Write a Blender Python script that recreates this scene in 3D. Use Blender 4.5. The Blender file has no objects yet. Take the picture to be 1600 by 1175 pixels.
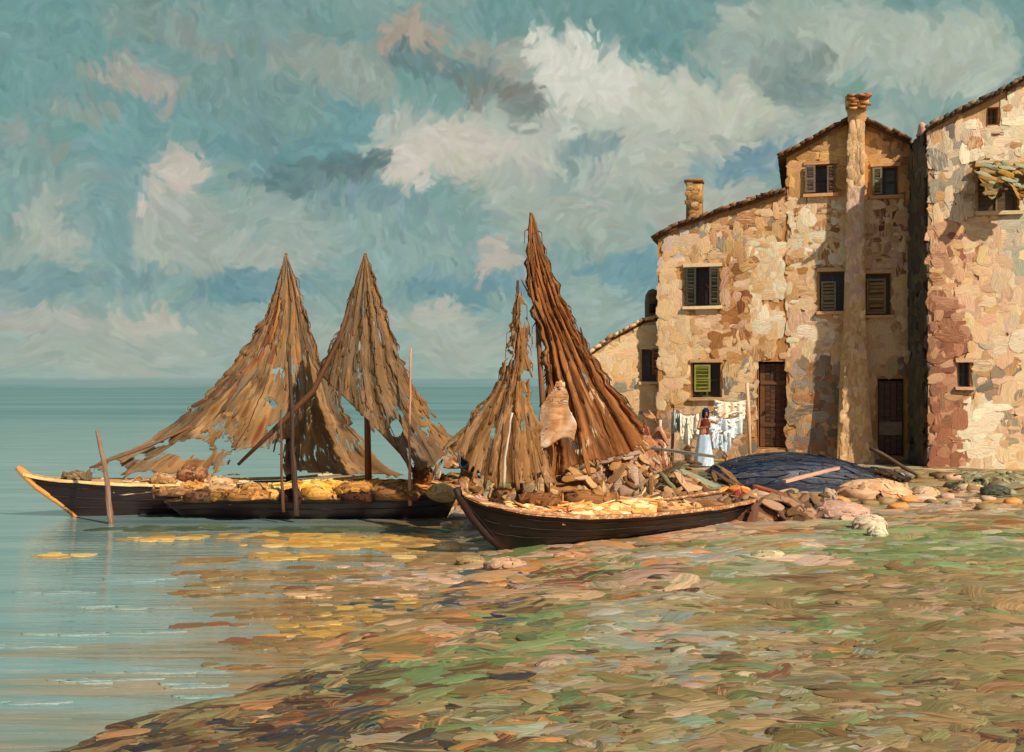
import bpy, math, random
import numpy as np
from mathutils import Vector, Matrix

random.seed(7)
rng = np.random.default_rng(11)
SC = bpy.context.scene
COL = SC.collection

# ------------------------------------------------------------------ camera, light, exposure
F, H, HY = 1700.0, 2.5, 605.0            # focal length and horizon row in photo pixels, eye height in metres
cam = bpy.data.objects.new('camera', bpy.data.cameras.new('camera'))
COL.objects.link(cam)
cam.location = (0, 0, H)
cam.rotation_euler = (math.radians(90), 0, 0)
cam.data.sensor_width = 36
cam.data.lens = F / 1600 * 36
cam.data.shift_y = (HY - 587.5) / 1600
cam.data.clip_end = 20000
SC.camera = cam

SUN_AZ, SUN_EL = math.radians(138), math.radians(41)     # azimuth clockwise from +Y: behind the viewer, to the right
world = bpy.data.worlds.new('World'); SC.world = world
world.use_nodes = True
wn = world.node_tree.nodes
bg = wn['Background']
skt = wn.new('ShaderNodeTexSky'); skt.sky_type = 'NISHITA'; skt.sun_disc = False
skt.sun_elevation = SUN_EL; skt.sun_rotation = SUN_AZ
world.node_tree.links.new(skt.outputs[0], bg.inputs[0])
bg.inputs[1].default_value = 0.06
sl = bpy.data.lights.new('sun', 'SUN'); sl.energy = 5.0; sl.angle = math.radians(0.6); sl.color = (1.0, .90, .76)
sun = bpy.data.objects.new('sun', sl); COL.objects.link(sun)
sd = Vector((math.sin(SUN_AZ) * math.cos(SUN_EL), math.cos(SUN_AZ) * math.cos(SUN_EL), math.sin(SUN_EL)))
sun.rotation_euler = sd.to_track_quat('Z', 'Y').to_euler()
SC.view_settings.view_transform = 'Standard'
SC.view_settings.look = 'None'
SC.view_settings.exposure = 0.22
SC.view_settings.gamma = 1.0
SKY_GAIN = 0.92

# ------------------------------------------------------------------ helpers
def lin(c):
    c = np.asarray(c, float) / 255.0
    return np.where(c <= .04045, c / 12.92, ((c + .055) / 1.055) ** 2.4)

KALB = 0.98                                # seen colour -> base colour
def P(px, py, Y):
    return np.array([(px - 800) / F * Y, Y, H - (py - HY) / F * Y])

def hash2(i, j, s=0):
    v = np.sin(i * 127.1 + j * 311.7 + s * 74.7) * 43758.5453
    return v - np.floor(v)

def vn(x, y, s=0):
    x = np.asarray(x, float); y = np.asarray(y, float)
    i = np.floor(x); j = np.floor(y); f = x - i; g = y - j
    f = f * f * (3 - 2 * f); g = g * g * (3 - 2 * g)
    return (hash2(i, j, s) * (1 - f) + hash2(i + 1, j, s) * f) * (1 - g) + (hash2(i, j + 1, s) * (1 - f) + hash2(i + 1, j + 1, s) * f) * g

def fbm(x, y, s=0, o=4):
    a, t, r = .5, 0, 0
    for k in range(o):
        r = r + a * vn(x * 2 ** k, y * 2 ** k, s + k * 3); t += a; a *= .5
    return r / t

class MB:
    """mesh builder: vertices with two paint colours and stroke coordinates"""
    def __init__(s):
        s.v, s.c, s.d, s.u, s.f, s.n = [], [], [], [], [], 0
    def add(s, V, faces, c, d=None, U=None):
        V = np.asarray(V, float).reshape(-1, 3); n = len(V)
        c = np.asarray(c, float); c = np.broadcast_to(c, (n, 3))
        d = c if d is None else np.broadcast_to(np.asarray(d, float), (n, 3))
        U = V * 1.0 if U is None else np.asarray(U, float).reshape(-1, 3)
        s.v.append(V); s.c.append(c); s.d.append(d); s.u.append(U)
        if isinstance(faces, np.ndarray): s.f.extend((faces + s.n).tolist())
        else: s.f.extend([[i + s.n for i in f] for f in faces])
        s.n += n
    def box(s, c, size, col, col2=None, R=None, taper=1.0, jit=0.0):
        x, y, z = np.array(size) / 2
        V = np.array([[i * x * (taper if k > 0 else 1), j * y * (taper if k > 0 else 1), k * z] for i in (-1, 1) for j in (-1, 1) for k in (-1, 1)], float)
        if jit: V += rng.uniform(-jit, jit, V.shape)
        U = V * 1.0 + rng.uniform(0, 50)
        if R is not None: V = V @ np.array(R).T
        s.add(V + np.array(c), [[0, 1, 3, 2], [4, 6, 7, 5], [0, 4, 5, 1], [2, 3, 7, 6], [0, 2, 6, 4], [1, 5, 7, 3]], col, col2, U)
    def tube(s, pts, rad, col, col2=None, n=8, cap=True):
        pts = np.asarray(pts, float); m = len(pts)
        rad = np.broadcast_to(np.asarray(rad, float), (m,))
        T = np.gradient(pts, axis=0); T /= np.linalg.norm(T, axis=1)[:, None] + 1e-9
        up = np.array([0, 0, 1.]) if abs(T[0][2]) < .9 else np.array([1., 0, 0])
        A = np.cross(T, up); A /= np.linalg.norm(A, axis=1)[:, None] + 1e-9
        B = np.cross(T, A)
        th = np.linspace(0, 2 * np.pi, n, endpoint=False)
        V = pts[:, None] + rad[:, None, None] * (np.cos(th)[None, :, None] * A[:, None] + np.sin(th)[None, :, None] * B[:, None])
        L = np.concatenate([[0], np.cumsum(np.linalg.norm(np.diff(pts, axis=0), axis=1))])
        U = np.stack([np.repeat(L[:, None], n, 1), np.repeat(th[None] * .3, m, 0), np.full((m, n), rng.uniform(0, 50))], -1)
        fs = [[i * n + j, i * n + (j + 1) % n, (i + 1) * n + (j + 1) % n, (i + 1) * n + j] for i in range(m - 1) for j in range(n)]
        if cap: fs += [list(range(n))[::-1], [(m - 1) * n + j for j in range(n)]]
        s.add(V, fs, col, col2, U)
    def grid(s, G, col, col2=None, U=None, keep=None):
        G = np.asarray(G, float); m, n = G.shape[:2]
        idx = np.arange(m * n).reshape(m, n)
        q = np.stack([idx[:-1, :-1], idx[:-1, 1:], idx[1:, 1:], idx[1:, :-1]], -1)
        q = q[keep] if keep is not None else q.reshape(-1, 4)
        if keep is None or len(q):
            s.add(G, q, np.asarray(col).reshape(-1, 3) if np.asarray(col).ndim > 1 else col,
                  None if col2 is None else (np.asarray(col2).reshape(-1, 3) if np.asarray(col2).ndim > 1 else col2), U)
    def lump(s, c, size, col, col2=None, rough=.18, seed=None, flat=.0, nu=14, nv=9, R=None):
        sd_ = rng.uniform(0, 99) if seed is None else seed
        th = np.linspace(0, 2 * np.pi, nu, endpoint=False); ph = np.linspace(0.0, np.pi, nv)
        D = np.stack([np.sin(ph)[:, None] * np.cos(th), np.sin(ph)[:, None] * np.sin(th), np.repeat(np.cos(ph)[:, None], nu, 1)], -1)
        w = D * 1.7 + sd_
        r = 1 + rough * (np.sin(w[..., 0] * 2.3 + w[..., 1]) + np.sin(w[..., 1] * 2.9 + 1.3 * w[..., 2]) + .7 * np.sin(w[..., 2] * 4.1 + w[..., 0] * 2))
        r[0] = r[0].mean(); r[-1] = r[-1].mean()
        V = D * r[..., None]
        V = np.sign(V) * np.abs(V) ** .82
        V = V * np.array(size)
        if flat: V[..., 2] = np.maximum(V[..., 2], -flat * size[2])
        if R is not None: V = V @ np.array(R).T
        fs = [[i * nu + j, (i + 1) * nu + j, (i + 1) * nu + (j + 1) % nu, i * nu + (j + 1) % nu] for i in range(nv - 1) for j in range(nu)]
        k = vn(D[..., 0] * 2 + sd_, D[..., 2] * 3 + D[..., 1])
        col = np.asarray(col, float); c2 = col if col2 is None else np.asarray(col2, float)
        cc = col * (1 - k[..., None]) + c2 * k[..., None]
        s.add(V + np.array(c), fs, cc.reshape(-1, 3), c2, V + sd_)
    def dabs(s, C, T, N, a, b, h, c, d, bend=None, sq=2.6, ns=12, sink=.012, drape=None):
        """thick strokes of paint-like matter lying on a surface: rounded, irregular, ridged slabs"""
        C = np.asarray(C, float); n = len(C)
        if n == 0: return
        T = np.asarray(T, float); N = np.asarray(N, float)
        N = N / np.linalg.norm(N, axis=1)[:, None]
        T = T - (T * N).sum(1)[:, None] * N; T /= np.linalg.norm(T, axis=1)[:, None]
        B = np.cross(N, T)
        a = np.broadcast_to(a, (n,)).astype(float); b = np.broadcast_to(b, (n,)).astype(float); h = np.broadcast_to(h, (n,)).astype(float)
        bend = rng.uniform(-.25, .25, n) if bend is None else np.broadcast_to(bend, (n,))
        th = np.linspace(0, 2 * np.pi, ns, endpoint=False)
        base = 1 / (np.abs(np.cos(th)) ** sq + np.abs(np.sin(th)) ** sq) ** (1 / sq)
        wob = base[None] * rng.uniform(.80, 1.14, (n, ns))
        rings = [(1.02, -9.0), (1.0, .55), (1.0, .55), (.62, 1.0)]
        VX, VY, VZ = [], [], []
        for r, z in rings:
            x = wob * r * np.cos(th); y = wob * r * np.sin(th)
            VX.append(x); VY.append(y); VZ.append(np.full((n, ns), z) + (rng.uniform(-.2, .2, (n, ns)) if z > .9 else 0))
        VX.append(np.zeros((n, 1))); VY.append(np.zeros((n, 1))); VZ.append(rng.uniform(.7, 1, (n, 1)))
        X = np.concatenate(VX, 1); Y = np.concatenate(VY, 1); Z = np.concatenate(VZ, 1); Z[:, :ns] = -sink / h[:, None]
        m = X.shape[1]
        Xw = X * a[:, None]; Yw = (Y + bend[:, None] * (X ** 2 - .4) * 1.2) * b[:, None]
        V = C[:, None] + Xw[..., None] * T[:, None] + Yw[..., None] * B[:, None] + (Z * h[:, None])[..., None] * N[:, None]
        if drape is not None: V[..., 2] = drape(V[..., 0], V[..., 1]) + Z * h[:, None] + rng.uniform(.001, .012, (n, 1))
        off = rng.uniform(0, 400, (n, 1))
        U = np.stack([X * .8 + off, Y * 1.0 + off * .37, np.repeat(off, m, 1)], -1)
        fs = []
        for k in (0, 2):
            for j in range(ns):
                fs.append([k * ns + j, k * ns + (j + 1) % ns, (k + 1) * ns + (j + 1) % ns, (k + 1) * ns + j])
        fs = np.array(fs); tri = np.array([[3 * ns + j, 3 * ns + (j + 1) % ns, 4 * ns] for j in range(ns)])
        o = (np.arange(n) * m)[:, None, None]
        cc = np.repeat(np.asarray(c, float)[:, None], m, 1).reshape(-1, 3); dd = np.repeat(np.asarray(d, float)[:, None], m, 1).reshape(-1, 3)
        q = (fs[None] + o).reshape(-1, 4); t = (tri[None] + o).reshape(-1, 3)
        s.add(V.reshape(-1, 3), q, cc, dd, U.reshape(-1, 3))
        s.f.extend((t + s.n - n * m).tolist())
    def build(s, name, mat, parent=None, smooth=True, M=None, props=None):
        V = np.concatenate(s.v); me = bpy.data.meshes.new(name)
        if parent is not None and M is None:
            Mi = np.array(parent['_inv']).reshape(4, 4)
            V = V @ Mi[:3, :3].T + Mi[:3, 3]
        me.from_pydata(V.tolist(), [], s.f)
        one = np.ones((len(V), 1))
        for nm, arr in (('Col', s.c), ('ColB', s.d)):
            at = me.attributes.new(nm, 'FLOAT_COLOR', 'POINT')
            at.data.foreach_set('color', np.concatenate([lin(np.concatenate(arr)) * KALB, one], 1).astype(np.float32).ravel())
        at = me.attributes.new('suv', 'FLOAT_VECTOR', 'POINT')
        at.data.foreach_set('vector', np.concatenate(s.u).astype(np.float32).ravel())
        if smooth: me.polygons.foreach_set('use_smooth', [True] * len(me.polygons))
        me.materials.append(mat); me.update()
        o = bpy.data.objects.new(name, me); COL.objects.link(o)
        if parent is not None: o.parent = parent
        if props:
            for k, v in props.items(): o[k] = v
        return o

def thing(name, label, cat, loc=(0, 0, 0), rz=0.0, group=None):
    o = bpy.data.objects.new(name, None); COL.objects.link(o)
    o.empty_display_size = .2
    o.location = loc; o.rotation_euler = (0, 0, rz)
    o['label'] = label; o['category'] = cat
    if group: o['group'] = group
    M = Matrix.Translation(Vector(loc)) @ Matrix.Rotation(rz, 4, 'Z')
    o['_inv'] = [x for r in M.inverted() for x in r]
    return o
def tag(o, label, cat, group=None):
    o['label'] = label; o['category'] = cat
    if group: o['group'] = group
    return o
def single(mb, name, mat, loc, label, cat, group=None, smooth=True):
    """one-mesh thing: recentre the mesh on its base"""
    loc = np.asarray(loc, float)
    for k in range(len(mb.v)): mb.v[k] = mb.v[k] - loc
    o = mb.build(name, mat, smooth=smooth); o.location = loc.tolist()
    return tag(o, label, cat, group)

# ------------------------------------------------------------------ materials
def paint(name, rough=.42, streak=(2.0, 11.0), bump=.5, bumpdist=.02, var=.35, spec=.5, grain=0.0, subtle=1.0, sheer=None):
    m = bpy.data.materials.new(name); m.use_nodes = True
    nt = m.node_tree; N = nt.nodes; L = nt.links; b = N['Principled BSDF']
    a1 = N.new('ShaderNodeAttribute'); a1.attribute_name = 'Col'
    a2 = N.new('ShaderNodeAttribute'); a2.attribute_name = 'ColB'
    au = N.new('ShaderNodeAttribute'); au.attribute_name = 'suv'
    mp = N.new('ShaderNodeMapping'); mp.inputs['Scale'].default_value = (streak[0], streak[1], streak[1] if len(streak) < 3 else streak[2])
    L.new(au.outputs['Vector'], mp.inputs['Vector'])
    n1 = N.new('ShaderNodeTexNoise'); n1.inputs['Scale'].default_value = 1.0; n1.inputs['Detail'].default_value = 5; n1.inputs['Distortion'].default_value = .6
    L.new(mp.outputs[0], n1.inputs['Vector'])
    r1 = N.new('ShaderNodeMapRange'); r1.inputs[1].default_value = .47; r1.inputs[2].default_value = .66
    L.new(n1.outputs[0], r1.inputs[0])
    mx = N.new('ShaderNodeMix'); mx.data_type = 'RGBA'
    ml = N.new('ShaderNodeMath'); ml.operation = 'MULTIPLY'; ml.inputs[1].default_value = .8 * subtle
    L.new(r1.outputs[0], ml.inputs[0]); L.new(ml.outputs[0], mx.inputs[0]); L.new(a1.outputs['Color'], mx.inputs[6]); L.new(a2.outputs['Color'], mx.inputs[7])
    n2 = N.new('ShaderNodeTexNoise'); n2.inputs['Scale'].default_value = 1.7; n2.inputs['Detail'].default_value = 6; n2.inputs['Roughness'].default_value = .65
    L.new(mp.outputs[0], n2.inputs['Vector'])
    r2 = N.new('ShaderNodeMapRange'); r2.inputs[1].default_value = .3; r2.inputs[2].default_value = .7; r2.inputs[3].default_value = 1 - var; r2.inputs[4].default_value = 1 + var * .6
    L.new(n2.outputs[0], r2.inputs[0])
    vm = N.new('ShaderNodeVectorMath'); vm.operation = 'SCALE'
    L.new(mx.outputs[2], vm.inputs[0]); L.new(r2.outputs[0], vm.inputs['Scale'])
    L.new(vm.outputs[0], b.inputs['Base Color'])
    b.inputs['Roughness'].default_value = rough
    b.inputs['Specular IOR Level'].default_value = spec
    bp = N.new('ShaderNodeBump'); bp.inputs['Strength'].default_value = bump; bp.inputs['Distance'].default_value = bumpdist
    L.new(n2.outputs[0], bp.inputs['Height']); L.new(bp.outputs[0], b.inputs['Normal'])
    if sheer:                       # open mesh: threads run with the folds, gaps between them
        mq = N.new('ShaderNodeMapping'); mq.inputs['Scale'].default_value = (5, 46, 46); L.new(au.outputs['Vector'], mq.inputs['Vector'])
        n3 = N.new('ShaderNodeTexNoise'); n3.inputs['Scale'].default_value = 1; n3.inputs['Detail'].default_value = 3; L.new(mq.outputs[0], n3.inputs['Vector'])
        mr = N.new('ShaderNodeMapping'); mr.inputs['Scale'].default_value = (1.6, 3.5, 3.5); L.new(au.outputs['Vector'], mr.inputs['Vector'])
        n4 = N.new('ShaderNodeTexNoise'); n4.inputs['Scale'].default_value = 1; n4.inputs['Detail'].default_value = 3; L.new(mr.outputs[0], n4.inputs['Vector'])
        ad = N.new('ShaderNodeMath'); ad.operation = 'MULTIPLY_ADD'; ad.inputs[1].default_value = 1.15; L.new(n4.outputs[0], ad.inputs[0]); L.new(n3.outputs[0], ad.inputs[2])
        ra = N.new('ShaderNodeMapRange'); ra.inputs[1].default_value = sheer[0]; ra.inputs[2].default_value = sheer[1]; L.new(ad.outputs[0], ra.inputs[0])
        L.new(ra.outputs[0], b.inputs['Alpha'])
    return m

M_wall = paint('plaster', .62, (1.6, 5.5), .6, .03, .24, .3, subtle=1.1)
M_ground = paint('shingle', .5, (.9, 4.0), .7, .03, .34, .45, subtle=1.2)
M_stone = paint('stone', .6, (6, 14, 14), .5, .02, .25, .35)
M_wood = paint('weathered_wood', .55, (2.5, 26, 26), .6, .012, .35, .35)
M_hull = paint('tarred_planking', .42, (1.2, 14, 22), .55, .02, .45, .45)
M_net = paint('brown_sailcloth', .72, (1.3, 14.0, 14.0), .6, .03, .40, .15)
M_sheer = paint('brown_net', .8, (1.1, 7.0, 7.0), .15, .012, .34, .1, sheer=(.84, .98))
M_cloth = paint('linen', .8, (6, 6, 6), .4, .02, .12, .1)
M_navy = paint('blue_hull_paint', .35, (1.0, 9, 9), .5, .02, .5, .5)
M_roof = paint('roof_tile', .7, (8, 8, 8), .5, .02, .4, .3)
M_skin = paint('skin', .6, (9, 9, 9), .2, .01, .1, .3)

# ------------------------------------------------------------------ sky: a backdrop dome of light, painted in bearing and height
def dirpx(px, py):
    az = np.arctan((np.asarray(px, float) - 800) / F)
    el = np.arctan((HY - np.asarray(py, float)) / F * np.cos(az))
    return np.degrees(az), np.degrees(el)

CLOUDS = [  # centre x, y, radius x, y (photo), colour, opacity
 (60,110,170,120,(104,147,146),.7),(500,210,140,80,(98,144,148),.8),(420,130,120,90,(112,142,138),.7),(330,200,100,60,(108,142,142),.6),
 (1010,90,60,35,(98,140,140),.8),(960,200,70,30,(120,152,150),.5),(250,210,120,60,(104,148,150),.6),(1480,230,160,70,(120,150,140),.5),
 (200,120,70,26,(172,160,148),.8),(120,170,60,20,(150,152,142),.6),(60,215,60,16,(160,150,140),.5),(240,40,70,30,(128,146,138),.6),(330,70,60,20,(140,148,138),.6),
 (650,62,62,34,(168,150,134),.8),(560,112,70,40,(146,158,148),.8),(760,110,50,45,(150,150,138),.8),(820,90,50,40,(160,160,148),.6),
 (880,75,52,30,(214,213,199),1),(900,110,85,40,(214,212,197),1),(960,150,90,45,(210,209,194),1),(1060,170,110,50,(196,197,180),.9),(1180,165,110,55,(188,189,172),.9),
 (1250,100,90,40,(184,186,170),.85),(1340,50,110,45,(170,180,164),.8),(1500,90,90,70,(178,186,170),.8),(1420,110,70,40,(168,178,162),.7),(1250,20,120,30,(160,172,158),.7),(1150,60,60,50,(168,176,162),.6),
 (900,220,130,50,(186,190,175),.9),(1010,240,120,50,(176,182,168),.85),(1110,250,90,50,(182,186,170),.8),(820,200,90,40,(182,186,172),.8),
 (720,235,100,42,(198,190,176),.95),(630,255,48,34,(204,196,182),.95),(780,270,90,36,(188,184,170),.85),(620,195,36,28,(182,184,172),.8),(860,300,120,36,(164,174,162),.8),
 (1080,310,90,55,(172,174,160),.75),(960,320,90,40,(162,172,160),.7),(880,350,120,40,(158,168,156),.7),(1000,370,80,30,(156,168,156),.6),
 (1200,240,45,20,(176,184,170),.8),(1130,300,60,20,(168,176,162),.5),
 (275,270,44,40,(192,184,172),.95),(255,305,30,34,(196,186,174),.9),(300,340,60,40,(160,168,158),.8),(255,385,60,36,(168,174,162),.85),(340,390,80,46,(158,168,158),.7),
 (90,340,50,44,(160,168,158),.85),(85,400,34,36,(164,172,160),.85),(30,385,30,20,(150,162,152),.6),(470,370,60,60,(150,166,158),.75),(420,330,70,40,(150,166,158),.6),(560,350,60,60,(140,164,158),.6),(520,300,60,30,(128,150,146),.6),
 (70,500,90,26,(170,172,160),.85),(240,510,60,20,(180,178,164),.9),(230,545,80,30,(176,174,160),.85),(120,545,120,30,(158,170,158),.8),(340,540,110,34,(154,170,160),.7),
 (690,500,70,26,(178,178,164),.9),(720,540,90,40,(162,172,160),.85),(630,500,40,24,(160,170,160),.6),(775,400,34,36,(180,172,160),.9),(830,440,40,20,(150,166,158),.5),
 (1290,200,80,36,(170,176,164),.7),(400,400,90,36,(158,168,158),.7),(150,300,50,36,(150,164,156),.6),(1180,330,60,26,(168,174,162),.7),(1380,190,70,30,(162,172,160),.6),(560,520,80,24,(168,174,162),.7),(880,560,90,20,(164,172,160),.7),(480,80,60,24,(150,156,146),.6),(920,490,70,40,(150,170,160),.7),(960,440,60,30,(150,168,158),.5),(620,430,60,60,(134,162,158),.5),
 (520,262,90,13,(86,112,114),.9),(455,285,90,17,(92,122,126),.8),(570,247,55,10,(90,114,116),.8),(690,105,90,16,(88,118,122),.9),(640,90,80,14,(94,122,124),.8),(740,125,50,12,(104,120,116),.8),
 (800,148,60,14,(112,114,106),.85),(815,175,28,12,(98,112,110),.7),(925,235,50,26,(124,146,146),.9),(890,290,40,16,(132,152,148),.7),(1240,120,60,34,(116,136,130),.85),(1215,90,50,24,(128,146,138),.7),(1270,150,50,26,(112,134,130),.7),
 (590,315,90,24,(112,143,149),.8),(420,445,110,20,(104,142,149),.85),(360,460,60,12,(98,138,147),.8),(740,450,130,24,(102,142,150),.85),(1000,415,100,24,(104,144,152),.85),(1030,450,60,20,(100,142,152),.7),
 (1170,262,60,20,(100,136,150),.9),(1110,275,60,16,(112,146,154),.6),(1150,215,110,12,(130,150,146),.5),(60,430,70,24,(112,146,148),.8),(180,440,90,20,(110,142,146),.7),(160,330,50,50,(112,150,150),.7),(190,250,50,50,(108,150,150),.5),(900,190,40,10,(150,156,144),.5),
]
def sky_field(s, t):
    """colour seen at bearing s, height t (degrees), before the strokes"""
    n = fbm(s * .35 + 7, t * .55 + 3, 1, 5)
    f = np.clip(t / 18.0, 0, 1)[..., None]
    lo, mid, hi = np.array([146, 167, 158.]), np.array([124, 156, 152.]), np.array([102, 142, 140.])
    base = np.where(f < .35, lo + (mid - lo) * f / .35, mid + (hi - mid) * (f - .35) / .65)
    k = np.clip((n - .5) * 5, 0, 1)[..., None]
    vis = np.exp(-np.maximum(np.abs(s) - 25, 0) / 3) * np.exp(-np.maximum(t - 19, 0) / 3)
    base = base + (np.array([176, 181, 168.]) - base) * k * (.95 - .75 * vis[..., None])
    w1 = (fbm(s * .9, t * 1.1, 31, 3) - .5); w2 = (fbm(s * .9, t * 1.1, 47, 3) - .5)
    for x, y, rx, ry, c, o in CLOUDS:
        cs, ct = dirpx(x, y); ws = math.degrees(rx / F); wt = math.degrees(ry / F)
        r = np.sqrt(((s - cs + w1 * 2.2) / ws) ** 2 + ((t - ct + w2 * 1.8) / wt) ** 2)
        a = o * np.clip((1.16 - r) / .34, 0, 1); a = (a * a * (3 - 2 * a))[..., None]
        base = base + (np.array(c, float) - base) * a
    return base

def make_sky():
    fs = np.arange(-30, 30.001, .046); ft = np.arange(-.35, 23, .046)
    S = np.concatenate([np.arange(-90, -30, .6), fs, np.arange(30.6, 90.1, .6)])
    T = np.concatenate([[-2.0, -1.0], ft, np.arange(23.6, 62, .6)])
    SS, TT = np.meshgrid(S, T)
    img = np.zeros(SS.shape + (3,))
    B = 60
    for i in range(0, len(T), B): img[i:i + B] = sky_field(SS[i:i + B], TT[i:i + B])
    base = img.copy()
    r = np.random.default_rng(5)
    def stroke(cs, ct, L, W, ang, cur, c, op):
        ca, sa = math.cos(ang), math.sin(ang)
        e = L + W
        i0, i1 = np.searchsorted(S, [cs - e, cs + e]); j0, j1 = np.searchsorted(T, [ct - e, ct + e])
        if i1 <= i0 or j1 <= j0: return
        x = S[None, i0:i1] - cs; y = T[j0:j1, None] - ct
        u = (x * ca + y * sa) / L; v = (-x * sa + y * ca) / W - cur * (u * u - .3) * L / W
        br = .5 * vn(v * 2.2 + cs * 7, u * .8 + ct * 5, 9) + .5 * vn(v * 5.5 + cs * 7, u * .8 + ct * 5, 19)           # bristle marks
        edge = np.clip((1 - np.abs(v)) / .35, 0, 1) * np.clip((1 - np.abs(u) - .25 * br) / .25, 0, 1)
        a = (edge * op * (.55 + .45 * np.clip(br * 1.6, 0, 1)))[..., None]
        cc = np.asarray(c)[None, None] + (br - .5)[..., None] * 15
        img[j0:j1, i0:i1] = img[j0:j1, i0:i1] * (1 - a) + cc * a
    for pas, (n, L0, L1) in enumerate(((2600, 1.0, 2.2), (5200, .6, 1.3), (7500, .25, .62))):
        cs = r.uniform(-34, 34, n); ct = r.uniform(.0, 23, n)
        col = sky_field(cs[:, None], ct[:, None])[:, 0]
        fl = (vn(cs * .30, ct * .42, 21) - .5) * 2 * math.pi + (vn(cs * .8, ct * 1., 22) - .5) * 2.4
        for k in range(n):
            low = min(1, ct[k] / 4.5)
            L = r.uniform(L0, L1) * (1.5 - .5 * low); W = L * r.uniform(.24, .5) * (.45 + .55 * low)
            ang = fl[k] * low * .8 + r.normal(0, .12)
            c = col[k] + r.normal(0, 4.0 + 2.0 * low) + r.normal(0, 2.0, 3)
            stroke(cs[k], ct[k], L, W, ang, r.uniform(-.55, .55) * low, c, r.uniform(.55, .9) if pas else .8)
    # the meeting of sky and sea
    for k in range(500):
        st_ = r.uniform(-32, 32); e_ = r.uniform(-.3, .32); stroke(st_, e_, r.uniform(2, 6), r.uniform(.08, .22), 0, 0, (np.array([108, 144, 142]) if e_ < .05 else np.array([126, 155, 150])) + r.normal(0, 4, 3), .6)
    R = 6000.0
    a = np.radians(SS); e = np.radians(TT)
    V = np.stack([R * np.sin(a) * np.cos(e), R * np.cos(a) * np.cos(e), H + R * np.sin(e)], -1).reshape(-1, 3).astype(np.float32)
    m, n = SS.shape; idx = np.arange(m * n).reshape(m, n)
    q = np.stack([idx[:-1, :-1], idx[1:, :-1], idx[1:, 1:], idx[:-1, 1:]], -1).reshape(-1, 4)
    me = bpy.data.meshes.new('sky')
    me.vertices.add(len(V)); me.vertices.foreach_set('co', V.ravel())
    me.loops.add(q.size); me.loops.foreach_set('vertex_index', q.ravel().astype(np.int32))
    me.polygons.add(len(q)); me.polygons.foreach_set('loop_start', (np.arange(len(q)) * 4).astype(np.int32))
    me.update(calc_edges=True)
    at = me.attributes.new('Col', 'FLOAT_COLOR', 'POINT')
    img = img * .86 + np.array([146, 154, 146.]) * .14
    c = lin(np.clip(img, 0, 255)).reshape(-1, 3) * SKY_GAIN
    at.data.foreach_set('color', np.concatenate([c, np.ones((len(c), 1))], 1).astype(np.float32).ravel())
    mt = bpy.data.materials.new('sky_light'); mt.use_nodes = True
    N = mt.node_tree.nodes; N.remove(N['Principled BSDF'])
    em = N.new('ShaderNodeEmission'); aa = N.new('ShaderNodeAttribute'); aa.attribute_name = 'Col'
    mt.node_tree.links.new(aa.outputs['Color'], em.inputs[0]); mt.node_tree.links.new(em.outputs[0], N['Material Output'].inputs[0])
    me.materials.append(mt)
    o = bpy.data.objects.new('sky', me); COL.objects.link(o); o['kind'] = 'structure'
make_sky()

# ------------------------------------------------------------------ shore line and ground
SHY = np.array([-30, 0, 5.5, 7.46, 8.2, 8.76, 9.34, 10.6, 11.9, 13.1, 14.6, 16.0, 18.0, 21.8, 27, 40, 56, 90, 300])
SHX = np.array([-14, -5.2, -3.7, -3.05, -2.75, -2.35, -1.95, -1.75, -1.15, -.72, -.55, -.38, -.55, -1.1, -.9, 1.2, 4.3, 9, 60])
def shore(y): return np.interp(y, SHY, SHX)
def terr(x, y):
    x = np.asarray(x, float); y = np.asarray(y, float)
    d = (x - shore(y)) * .85 + (fbm(x * .9, y * .9, 61, 3) - .5) * .5
    z = np.where(d < 0, np.maximum(.14 * d, -1.2), .17 * (1 - np.exp(-np.maximum(d, 0) / 2.4)))
    land = np.clip(d / .8, 0, 1)
    return z + land * ((fbm(x * .5, y * .5, 5, 3) - .5) * .16 + (fbm(x * 2.3, y * 2.3, 8, 3) - .5) * .07)
def gat(px, py, lift=0.0):
    Y = H * F / (py - HY)
    for k in range(8):
        z = float(terr((px - 800) / F * Y, Y)); z = max(z, 0)
        Y = (H - z) * F / (py - HY)
    return np.array([(px - 800) / F * Y, Y, z + lift])

# ground sheet
gx = np.concatenate([np.linspace(-40, -9, 12), np.arange(-8.8, 22, .16), np.linspace(23, 60, 14), np.linspace(80, 900, 10)])
gy = np.concatenate([np.linspace(-30, 4, 12), np.arange(4.2, 30, .16), np.linspace(30.5, 60, 40), np.linspace(66, 300, 14)])
GX, GY = np.meshgrid(gx, gy); GZ = terr(GX, GY)
nn = fbm(GX * 1.3, GY * 1.3, 15, 4)[..., None]
gc = np.array([128, 100, 60]) * (1 - nn) + np.array([146, 128, 80]) * nn
mb = MB(); mb.grid(np.stack([GX, GY, GZ], -1), gc, np.broadcast_to(np.array([110, 104, 62.]), gc.shape), U=np.stack([GX * .9, GY * 2, GZ], -1).reshape(-1, 3))
for k in range(len(mb.f)): pass
mb.build('ground', M_ground, props={'kind': 'structure'})

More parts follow.
